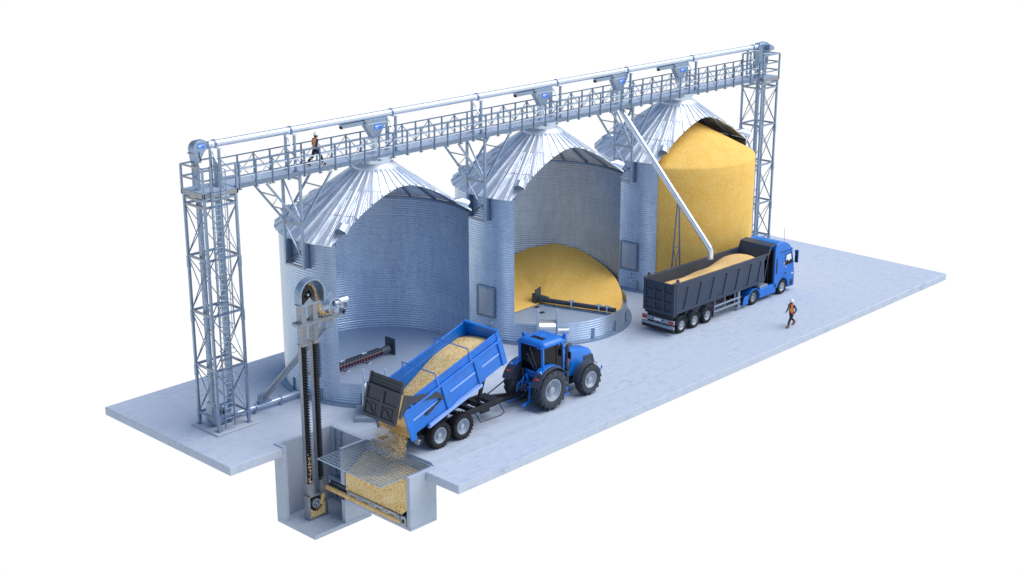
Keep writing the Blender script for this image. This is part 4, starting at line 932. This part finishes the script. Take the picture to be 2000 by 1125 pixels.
fp_('exhaust_bracket',BK,lambda q:(q.bar((1.5,-.5,1.6),(1.7,-.78,1.6),.06),q.tube((1.7,-.78,1.7),(1.7,-.78,1.85),.125,12)),ex)
fp_('exhaust_reflector',M['lamp_red'],lambda q:q.box(1.66,1.74,-.9,-.875,2.2,2.5),ex)
fp_('fuel_tank',BK,lambda q:(q.box(.6,1.6,-.8,-.45,.45,.95),q.box(.6,1.6,.45,.8,.45,.95)),bev=.05)
# rear three point linkage
lk_=fp_('linkage',BL,lambda q:[q.bar((-.55,s*.42,1.5),(-.95,s*.45,1.25),.09,.07) for s in (-1,1)]+[q.bar((-.95,s*.45,1.25),(-1.0,s*.48,.6),.07,.07) for s in (-1,1)]+[q.bar((-.5,s*.4,.62),(-1.35,s*.5,.5),.08,.12) for s in (-1,1)]+[q.bar((-.55,0,1.45),(-.72,0,1.95),.1,.1),q.tube((-.62,-.2,.85),(-.62,-.2,1.5),.08,10),q.tube((-.62,.2,.8),(-.62,.2,1.45),.07,10),q.bar((-.6,-.35,1.42),(-.6,.35,1.42),.14,.12),q.tube((-.8,.28,1.1),(-.62,.28,1.75),.05,8),q.bar((-.6,-.3,1.05),(-.6,.3,1.05),.1,.1)],bev=.012)
fp_('linkage_hook',BL,lambda q:[q.path([(-1.3,s*.5,.5),(-1.5,s*.52,.42),(-1.55,s*.52,.55)],.07,8) for s in (-1,1)],lk_)
fp_('hydraulic_hose_set',BK,lambda q:[q.path([(-.58,y,1.5),(-.8,y+.03,1.4),(-.85,y,.95),(-.7,y-.02,.8)],.022,6) for y in (-.12,.05,.14,.3)]+[q.tube((-.55,.42,1.75),(-.55,.42,2.15),.1,12)],lk_)
fp_('coupling',M['rim_silver'],lambda q:[q.tube((-.7,y,z),(-.64,y,z),.04,8) for y,z in ((-.3,1.3),(-.1,1.22),(.12,1.28),(.05,.95),(-.25,.9))],lk_)

# ================= tipping trailer behind the tractor
gx,gy=46.42,50.6
gt=thing('tipping_trailer',(gx+2.5,gy,.17),'blue two-axle tipping trailer with raised body pouring grain into the pit','trailer')
def gb(): q=MB(); q.T=Matrix.Translation((gx,gy,.1)); return q
def gp(n,mt,fn,par=gt,bev=0,**k): q=gb(); fn(q); return q.build(n,mt,par,bevel=bev,**k)
for x in (0,1.62):
    gp('axle',BK,lambda q:(q.tube((x,-1.0,.64),(x,1.0,.64),.07,10),q.box(x-.12,x+.12,-.55,.55,.6,.8)))
    for s in (-1,1): wheel(gt,(gx+x,gy+s*1.03,.84),.74,.52,s,.43,M['rubber'],M['rim_silver'],22,.045,.16,.055,8,.2)
ch=gp('chassis',BK,lambda q:([q.bar((-1.2,s*.62,1.0),(4.7,s*.58,1.0),.14,.3) for s in (-1,1)]+[q.box(x,x+.26,-.6,.6,.9,1.12) for x in (-1.2,-.4,1.0,2.0,2.9,3.7,4.4)]+[q.bar((-.5,s*.5,.72),(2.1,s*.5,.72),.2,.12) for s in (-1,1)]),bev=.012)
gp('drawbar',BK,lambda q:(q.bar((4.6,-.5,.98),(7.1,-.05,.62),.16,.2),q.bar((4.6,.5,.98),(7.1,.05,.62),.16,.2),q.box(4.6,5.05,-.62,.62,.86,1.12),q.tube((7.0,0,.6),(7.35,0,.58),.07,10),q.tube((4.8,.3,1.1),(6.6,.55,1.45),.04,8)),bev=.012)
gp('tip_ram',BK,lambda q:(q.tube((3.9,0,1.0),(4.4,0,2.4),.11,12),q.tube((3.6,-.2,1.02),(3.6,.2,1.02),.09,10)))
gp('cylinder_guard',BK,lambda q:(q.path([(3.1,-.6,.9),(3.1,-1.0,.45),(4.6,-1.0,.4),(4.9,-1.0,.5),(4.9,-.6,.9)],.03,8),q.box(3.6,4.2,-.6,-.4,.65,.9)))
gp('rear_light_bar',BK,lambda q:(q.box(-1.32,-1.15,-1.15,1.15,.62,.78)),bev=.01)
for s in (-1,1): gp('rear_light_box',M['bar_grey'],lambda q:q.box(-1.4,-1.2,s*.95-.16,s*.95+.16,.6,.84),bev=.02)
gp('hose_hook',BK,lambda q:(q.path([(4.0,-.45,1.1),(4.0,-.45,1.35),(3.9,-.45,1.45),(3.95,-.45,1.5)],.03,8),q.path([(5.6,-.3,.75),(5.8,-.55,.6),(6.2,-.5,.7)],.03,8)))
# body in its own tilted frame: u along the floor from the rear pivot, w up
TILT=17.4; B0=V((44.48,gy,1.36)); Rb=Matrix.Translation(B0)@Matrix.Rotation(R(-TILT),4,'Y')
def bb(): q=MB(); q.T=Rb; return q
def bp(n,mt,fn,par=gt,bev=0,**k): q=bb(); fn(q); return q.build(n,mt,par,bevel=bev,**k)
LB=7.05; H1=1.52; H2=1.98; W=1.22
body=bp('body',BL,lambda q:(q.box(0,LB,-W,W,.0,.08),q.box(0,LB,-W,-W+.06,.08,H1),q.box(0,LB,W-.06,W,.08,H1),q.box(LB-.06,LB,-W+.06,W-.06,.08,H1)),bev=.015)
for s in (-1,1):
    yo=s*W; o0,o1=min(yo,yo+s*.09),max(yo,yo+s*.09)
    bp('rear_post',BL,lambda q:q.box(-.12,.28,o0,o1+.0,-.22,H1+.06),body,bev=.02)
    bp('front_post',BL,lambda q:q.box(LB-.28,LB+.05,o0,o1,.0,H1+.1),body,bev=.02)
    for x in (2.55,4.95): bp('side_post',BL,lambda q:q.box(x,x+.42,o0,o1,.0,H1),body,bev=.025)
    bp('top_rail',BL,lambda q:q.box(-.05,LB+.02,min(yo-s*.07,yo+s*.1),max(yo-s*.07,yo+s*.1),H1-.1,H1+.04),body,bev=.02)
    bp('bottom_rail',M['blue_edge'],lambda q:q.prism([(1.05,-.14),(5.0,-.14),(5.05,.0),(1.2,.02)],'y',min(yo+s*.02,yo+s*.2),max(yo+s*.02,yo+s*.2)),body,bev=.015)
    for a,b in ((.35,2.5),(3.02,4.9),(5.42,LB-.32)):
        bp('side_swage',M['blue_edge'],lambda q:q.bar((a,yo+s*.01,.78),(b,yo+s*.01,.78),.06,.09),body,bev=.012)
    # extension boards
    bp('extension_board',BL,lambda q:(q.box(.35,LB,min(yo-s*.06,yo),max(yo-s*.06,yo),H1+.041,H2),[q.bar((.35,yo+s*.0,z),(LB,yo+s*.0,z),.07,.055) for z in (H1+.16,H1+.31,H2-.02)]),body,bev=.01)
    for x in (.4,2.35,4.75,LB-.2): bp('board_post',BL,lambda q:q.box(x,x+.16,min(yo-s*.02,yo+s*.06),max(yo-s*.02,yo+s*.06),H1-.1,H2+.03),body,bev=.012)
bp('front_board',BL,lambda q:(q.box(LB-.06,LB+.02,-W,W,H1,H2),q.box(LB-.1,LB+.06,-W-.05,W+.05,H2-.02,H2+.07)),body,bev=.012)
for x in (2.43,4.83): bp('cross_tube',BL,lambda q:(q.tube((x,-W,H2+.3),(x,W,H2+.3),.03,8),[q.tube((x,s*W,H2),(x,s*W,H2+.3),.03,8) for s in (-1,1)]),body)
bp('front_ladder',BL,lambda q:(q.tube((LB+.2,-.7,.9),(LB+.2,-.7,1.7),.025,8),q.tube((LB+.2,-1.0,.9),(LB+.2,-1.0,1.7),.025,8),[q.tube((LB+.2,-1.0,z),(LB+.2,-.7,z),.02,6) for z in (1.0,1.25,1.5)],[q.tube((LB,y,z),(LB+.2,y,z),.02,6) for y in (-.7,-1.) for z in (.95,1.65)]),body)
bp('body_subframe',BK,lambda q:[q.box(.2,LB-.6,s*.5-.07,s*.5+.07,-.2,-.01) for s in (-1,1)],body)
# raised tailgate: panel hangs open on two arms
T0=V((44.02,gy,4.35)); T1=V((43.46,gy,2.22)); dn=(T0-T1).normalized(); nx=V((dn.z,0,-dn.x)); 
gm=Matrix(((dn.x,0,-dn.z,T1.x),(0,1,0,gy),(dn.z,0,dn.x,T1.z),(0,0,0,1)))   # local x: up the gate, z: outward to the rear
GG=M['gate_grey']
def gg(): q=MB(); q.T=gm; return q
def gq(n,mt,fn,par,bev=0): q=gg(); fn(q); return q.build(n,mt,par,bevel=bev)
LG=(T1-T0).length
tgt=gq('tailgate',GG,lambda q:(q.box(0,1.62,-W,W,-.03,.03),q.box(1.62,LG,-W+.05,W-.05,-.1,-.04)),gt,.01)
gq('gate_frame',GG,lambda q:(q.box(-.02,.16,-W-.02,W+.02,.031,.1),q.box(1.52,1.66,-W-.02,W+.02,.031,.1),q.box(.161,1.519,-W-.02,-W+.12,.031,.1),q.box(.161,1.519,W-.12,W+.02,.031,.1),q.box(.161,1.519,-.11,.11,.031,.1),q.box(.78,.92,-W+.121,-.111,.031,.09),q.box(.78,.92,.111,W-.121,.031,.09)),tgt,.012)
gq('gate_rib',GG,lambda q:[q.box(1.78+k*.17,1.85+k*.17,-W+.14,W-.14,-.039,.0) for k in range(3)]+[q.box(1.6,LG+.03,s*(W-.07)-.07,s*(W-.07)+.07,-.12,.02) for s in (-1,1)],tgt,.015)
for yc in (-.62,.62): gq('gate_hatch',GG,lambda q:q.box(.18,.74,yc-.22,yc+.22,.031,.07),tgt,.015)
gq('gate_latch',GG,lambda q:[q.bar((.3,yc-.05,.1),(.55,yc+.1,.12),.05,.05) for yc in (-.62,.62)]+[q.bar((.55,yc+.1,.12),(.62,yc+.42,.12),.05,.05) for yc in (-.62,.62)]+[q.box(.22,.36,yc-.1,yc+.06,.07,.12) for yc in (-.62,.62)],tgt,.01)
for s in (-1,1):
    y=s*(W+.07)
    q=MB(); q.prism([(46.62,2.78),(46.62,2.98),(46.2,3.28),(44.6,3.52),(43.98,3.75),(43.6,2.62),(43.7,2.55),(43.9,2.72),(44.1,2.95),(44.45,3.14),(45.2,3.1),(46.2,2.98),(46.45,2.8)],'y',gy+y-.025,gy+y+.025); q.build('gate_arm',GG,tgt,bevel=.01)
    q=MB(); q.tube((45.5,gy+y,2.35),(46.5,gy+y,2.85),.045,8); q.tube((45.4,gy+y,2.3),(45.9,gy+y,2.55),.07,10); q.build('gate_ram',BK,tgt)
# load in the tipping trailer
def gl2(u,v):
    x=.1+(LB-.2)*u; y=-W+.08+2*(W-.08)*v
    z=.8+.85*min(1,u*1.6)**.8+.05*sin(9*u+2*v)-.3*(v**2)*(1-.55*u)-.05*(2*v-1)**2
    if u>.9: z-=(u-.9)*2.6
    return Rb@V((x,y,min(z,H2-.2)))
m=MB(); m.grid(gl2,50,14)
m.grid(lambda u,v: Rb@V((.08-.02*sin(u*9),-W+.08+2*(W-.08)*v,.09+(.74-.29*v*v)*u)),8,14)
tag(m.build('grain_load',M['grain_corn'],org=B0,weld=False),'pale yellow grain sliding down inside the raised blue trailer body','grain')
# grain pouring out of the rear
m=MB()
for k in range(6500):
    t=random.random()**1.1; yy=gy-1.12+2.2*random.random()**1.15
    x=44.45-.42*t-random.expovariate(1/(.07+.22*t)); z=2.1-1.75*t**1.1-.25*random.random()*t+.3*(x-44.3)
    if x<43.1 or z<.3+.45*random.random()**2: continue
    yy+=random.gauss(0,.07); x+=random.gauss(0,.05)
    if random.random()<(.4+.6*(1-(yy-gy+1.1)/2.2)): kernel(m,(x,yy,z),.026)
tag(m.build('falling_grain',M['grain_corn'],org=(44.2,gy,.5),smooth=0,recalc=False),'loose grain pouring from the rear of the blue tipping trailer','grain',kind='stuff')
m=MB(); m.grid(lambda u,v:(44.06+.42*u+.05*random.random()-.06*sin(7*v),gy-W+.1+2*(W-.1)*v,2.5-1.25*u),10,24)
tag(m.build('grain_stream',M['grain_corn'],org=(44.4,gy,1),smooth=0),'solid tongue of grain leaving the open rear of the blue trailer','grain')
# ------------------------------------------------------------------ people
def skin(name,vs,es,mt,par,sub=2):
    me=bpy.data.meshes.new(name); me.from_pydata([v[0] for v in vs],es,[]); me.update(); me.materials.append(mt)
    o=bpy.data.objects.new(name,me); COL.objects.link(o); o.parent=par; ORG[o.name]=V((0,0,0))
    sk=o.modifiers.new('skin','SKIN'); sk.use_smooth_shade=True
    for i,v in enumerate(vs):
        d=me.skin_vertices[0].data[i]; d.radius=(v[1],v[2] if len(v)>2 else v[1]); d.use_root=(i==0)
    su=o.modifiers.new('sub','SUBSURF'); su.levels=sub; su.render_levels=sub
    return o
def person(loc,yaw,label,near):
    p=thing('person',loc,label,'person'); p.rotation_euler=(0,0,yaw); s=near
    O=V((0,0,0)); ORG[p.name]=O
    vs=[];es=[]
    def add(pos,r,par=None,r2=None):
        vs.append((pos,r,r if r2 is None else r2)); 
        if par is not None: es.append((par,len(vs)-1))
        return len(vs)-1
    pel=add((0,0,.95),.13); ch=add((.03,0,1.2),.13,pel); ch2=add((.05,0,1.4),.14,ch); nk=add((.05,0,1.5),.055,ch2)
    hb=add((.075,0,1.6),.085,nk); ht=add((.07,0,1.70),.09,hb)
    legs={}
    for side,(kx,kz,ax,az) in ((s,(.26,.52,.42,.1)),(-s,(-.1,.49,-.42,.2))):
        h=add((.0,side*.1,.9),.095,pel); k=add((kx,side*.11,kz),.065,h); a=add((ax,side*.11,az),.045,k)
        t=add((ax+.15,side*.12,az-.05 if az<.15 else .04),.035,a); legs[side]=((0,side*.1,.9),(kx,side*.11,kz),(ax,side*.11,az))
    hands=[]
    for side,(ex,ez,wx,wz,yy) in ((s,(-.1,1.14,.05,.93,.27)),(-s,(.02,1.13,.2,.98,.26))):
        sh=add((.03,side*.19,1.42),.065,ch2); e=add((ex,side*yy,ez),.047,sh); w=add((wx,side*(yy-.02),wz),.033,e)
        d=V((wx-ex,0,wz-ez)).normalized(); pm=V((wx,side*(yy-.02),wz))+d*.07; q=add(tuple(pm),.032,w,.022)
        up=V((d.z,0,-d.x))
        for f,(o_,ln) in enumerate(((-.03,.06),(-.01,.075),(.01,.07),(.03,.055))):
            b=pm+d*.035+up*o_; i=add(tuple(b),.010,q); j=add(tuple(b+d*ln*.55+V((0,-side*.01,0))),.009,i); add(tuple(b+d*ln*.9+V((0,-side*.03,0))),.008,j)
        b=pm-up*.035+d*(-.01); i=add(tuple(b),.011,q); add(tuple(b-up*.02+d*.04),.009,i)
    body=skin('body',vs,es,M['skin'],p)
    # clothes
    def cloth(name,mt,chains):
        v=[];e=[]
        for c in chains:
            for k,(pos,r) in enumerate(c):
                v.append((pos,r)); 
                if k: e.append((len(v)-2,len(v)-1))
        m=MB()
        for c in chains: m.path([q[0] for q in c],[q[1] for q in c],14)
        return m.build(name,mt,p,smooth=80,org=(0,0,0))
    v=[((0,0,1.0),.15),((0,0,.9),.14)]; e=[(0,1)]; 
    for side in (s,-s):
        a,b,c=legs[side]; n=len(v); v+= [((a[0],a[1],.84),.115),(b,.085),((c[0],c[1],c[2]+.05),.068)]; e+=[(1,n),(n,n+1),(n+1,n+2)]
    skin('trousers',v,e,M['cloth_dark'],p)
    sl=[]
    for side,(ex,ez,wx,wz,yy) in ((s,(-.1,1.14,.05,.93,.27)),(-s,(.02,1.13,.2,.98,.26))):
        sl.append([((.03,side*.16,1.44),.06),((.03,side*.215,1.41),.066),((ex,side*(yy+.01),ez),.056),((wx,side*(yy-.02),wz),.045)])
    cloth('shirt',M['cloth_navy'],sl+[[((.03,0,1.3),.13),((.045,0,1.44),.11),((.055,0,1.53),.07)]])
    m=MB(); prof=[(.93,.17,.14),(1.02,.165,.135),(1.1,.165,.135),(1.16,.168,.138),(1.22,.172,.142),(1.3,.18,.15),(1.4,.19,.15),(1.46,.17,.12),(1.5,.11,.085)]
    N=32; rs=[[(.035+c*cos(2*PI*k/N),b*sin(2*PI*k/N),z) for k in range(N)] for z,b,c in prof]
    m.rings(rs,caps=False); o=m.build('vest',[M['vest_orange'],M['vest_yellow'],M['grey_strip'],M['cloth_navy']],p,smooth=80,org=(0,0,0),recalc=False)
    for f in o.data.polygons:
        z=f.center.z; a=math.degrees(math.atan2(f.center.y,f.center.x-.035))%360; mi=0
        if 1.02<z<1.1 or 1.16<z<1.22: mi=1
        if z>1.1 and (min(abs(a-40),abs(a-320))<12 or min(abs(a-140),abs(a-220))<12): mi=1
        if z>1.3 and (a<22 or a>338): mi=3
        if 1.3<z<1.4 and 165<a<195: mi=2
        f.material_index=mi
    m=MB(); m.box(.035+.14,.035+.16,-.008,.008,.94,1.3); m.build('zip',M['chassis_black'],o,org=(0,0,0))
    for side in (s,-s):
        c=legs[side][2]; lift=c[2]-.1; m=MB()
        m.rings([[(c[0]-.1,c[1]-.055,lift*.95),(c[0]-.1,c[1]+.055,lift*.95),(c[0]-.09,c[1]+.05,lift+.16),(c[0]-.09,c[1]-.05,lift+.16)],[(c[0]+.06,c[1]-.06,lift*.5),(c[0]+.06,c[1]+.06,lift*.5),(c[0]+.07,c[1]+.055,lift*.8+.15),(c[0]+.07,c[1]-.055,lift*.8+.15)],[(c[0]+.13,c[1]-.055,0),(c[0]+.13,c[1]+.055,0),(c[0]+.12,c[1]+.045,.1),(c[0]+.12,c[1]-.045,.1)],[(c[0]+.18,c[1]-.04,.01),(c[0]+.18,c[1]+.04,.01),(c[0]+.18,c[1]+.035,.06),(c[0]+.18,c[1]-.035,.06)]])
        m.build('boot',M['boot_tan'],p,bevel=.02,org=(0,0,0))
    m=MB(); m.lathe([(.128,1.685),(.125,1.72),(.11,1.77),(.075,1.805),(.03,1.82),(0,1.822)],(.065,0,0),'z',24); m.lathe([(.12,1.69),(.15,1.68),(.15,1.672),(.12,1.672)],(.085,0,0),'z',24)
    m.build('helmet',M['helmet_white'],p,smooth=60,org=(0,0,0))
    m=MB(); m.lathe([(.099,1.68),(.1,1.62),(.085,1.55),(.05,1.53)],(.06,0,0),'z',20,100,260); m.lathe([(.098,1.6),(.1,1.57),(.07,1.525)],(.09,0,0),'z',16,-60,60); m.build('hair_and_beard',M['hair_black'],p,smooth=80,org=(0,0,0))
    m=MB(); m.put([(.165,0,1.645),(.16,-.018,1.6),(.16,.018,1.6),(.19,0,1.607)],[(0,1,3),(0,3,2),(1,2,3)]); m.build('nose',M['skin'],p,org=(0,0,0))
    for y in (-.035,.035):
        m=MB(); m.lathe([(0,-.012),(.012,0),(0,.012)],(.155,y,1.645),'z',8); m.build('eye',M['hair_black'],p,org=(0,0,0))
    ORG[p.name]=V(loc); return p
person((47.72,60.15,12.9),R(-6),'man in orange hi-vis vest and white helmet walking along the catwalk',-1)
person((75.2,47.35,0),R(172),'man in orange hi-vis vest and white helmet walking on the slab beside the truck',1)

# ------------------------------------------------------------------ camera, light, world
cd=bpy.data.cameras.new('camera'); cam=bpy.data.objects.new('camera',cd); COL.objects.link(cam)
cam.location=(0,0,30); cam.rotation_euler=(R(90-17.5),0,R(-46.3)); cd.sensor_width=36; cd.lens=2830/2000*36; cd.clip_end=2000; cd.clip_start=.5
scene.camera=cam
SUN_EL,SUN_AZ=56,-42      # azimuth measured from +X towards +Y
sd=bpy.data.lights.new('sun','SUN'); sd.energy=3.0; sd.angle=R(65); sd.color=(1,.96,.9)
so=bpy.data.objects.new('sun',sd); COL.objects.link(so)
d=V((cos(R(SUN_EL))*cos(R(SUN_AZ)),cos(R(SUN_EL))*sin(R(SUN_AZ)),sin(R(SUN_EL)))); so.rotation_euler=d.to_track_quat('Z','Y').to_euler(); so.location=(70,40,60)
w=bpy.data.worlds.new('World'); scene.world=w; w.use_nodes=True; nt=w.node_tree; nt.nodes.clear()
out=nt.nodes.new('ShaderNodeOutputWorld'); sky=nt.nodes.new('ShaderNodeTexSky'); sky.sky_type='NISHITA'; sky.sun_disc=False; sky.sun_elevation=R(SUN_EL); sky.sun_rotation=R(90-SUN_AZ); sky.air_density=1; sky.dust_density=.5
b1=nt.nodes.new('ShaderNodeBackground'); b1.inputs[1].default_value=.13; hs_=nt.nodes.new('ShaderNodeHueSaturation'); hs_.inputs['Saturation'].default_value=.95; nt.links.new(sky.outputs[0],hs_.inputs['Color']); nt.links.new(hs_.outputs[0],b1.inputs[0])
b2=nt.nodes.new('ShaderNodeBackground'); b2.inputs[0].default_value=(1,1,1,1); b2.inputs[1].default_value=.935
tc=nt.nodes.new('ShaderNodeTexCoord'); sp=nt.nodes.new('ShaderNodeSeparateXYZ'); nt.links.new(tc.outputs['Generated'],sp.inputs[0])
mr=nt.nodes.new('ShaderNodeMapRange'); mr.inputs[1].default_value=-.07; mr.inputs[2].default_value=-.01; nt.links.new(sp.outputs[2],mr.inputs[0])
mx=nt.nodes.new('ShaderNodeMixShader'); nt.links.new(mr.outputs[0],mx.inputs[0]); nt.links.new(b2.outputs[0],mx.inputs[1]); nt.links.new(b1.outputs[0],mx.inputs[2]); nt.links.new(mx.outputs[0],out.inputs[0])
scene.view_settings.view_transform='Standard'; scene.view_settings.look='None'; scene.view_settings.exposure=.12; scene.view_settings.gamma=1
scene.render.engine='CYCLES'; scene.cycles.max_bounces=8; scene.render.film_transparent=False
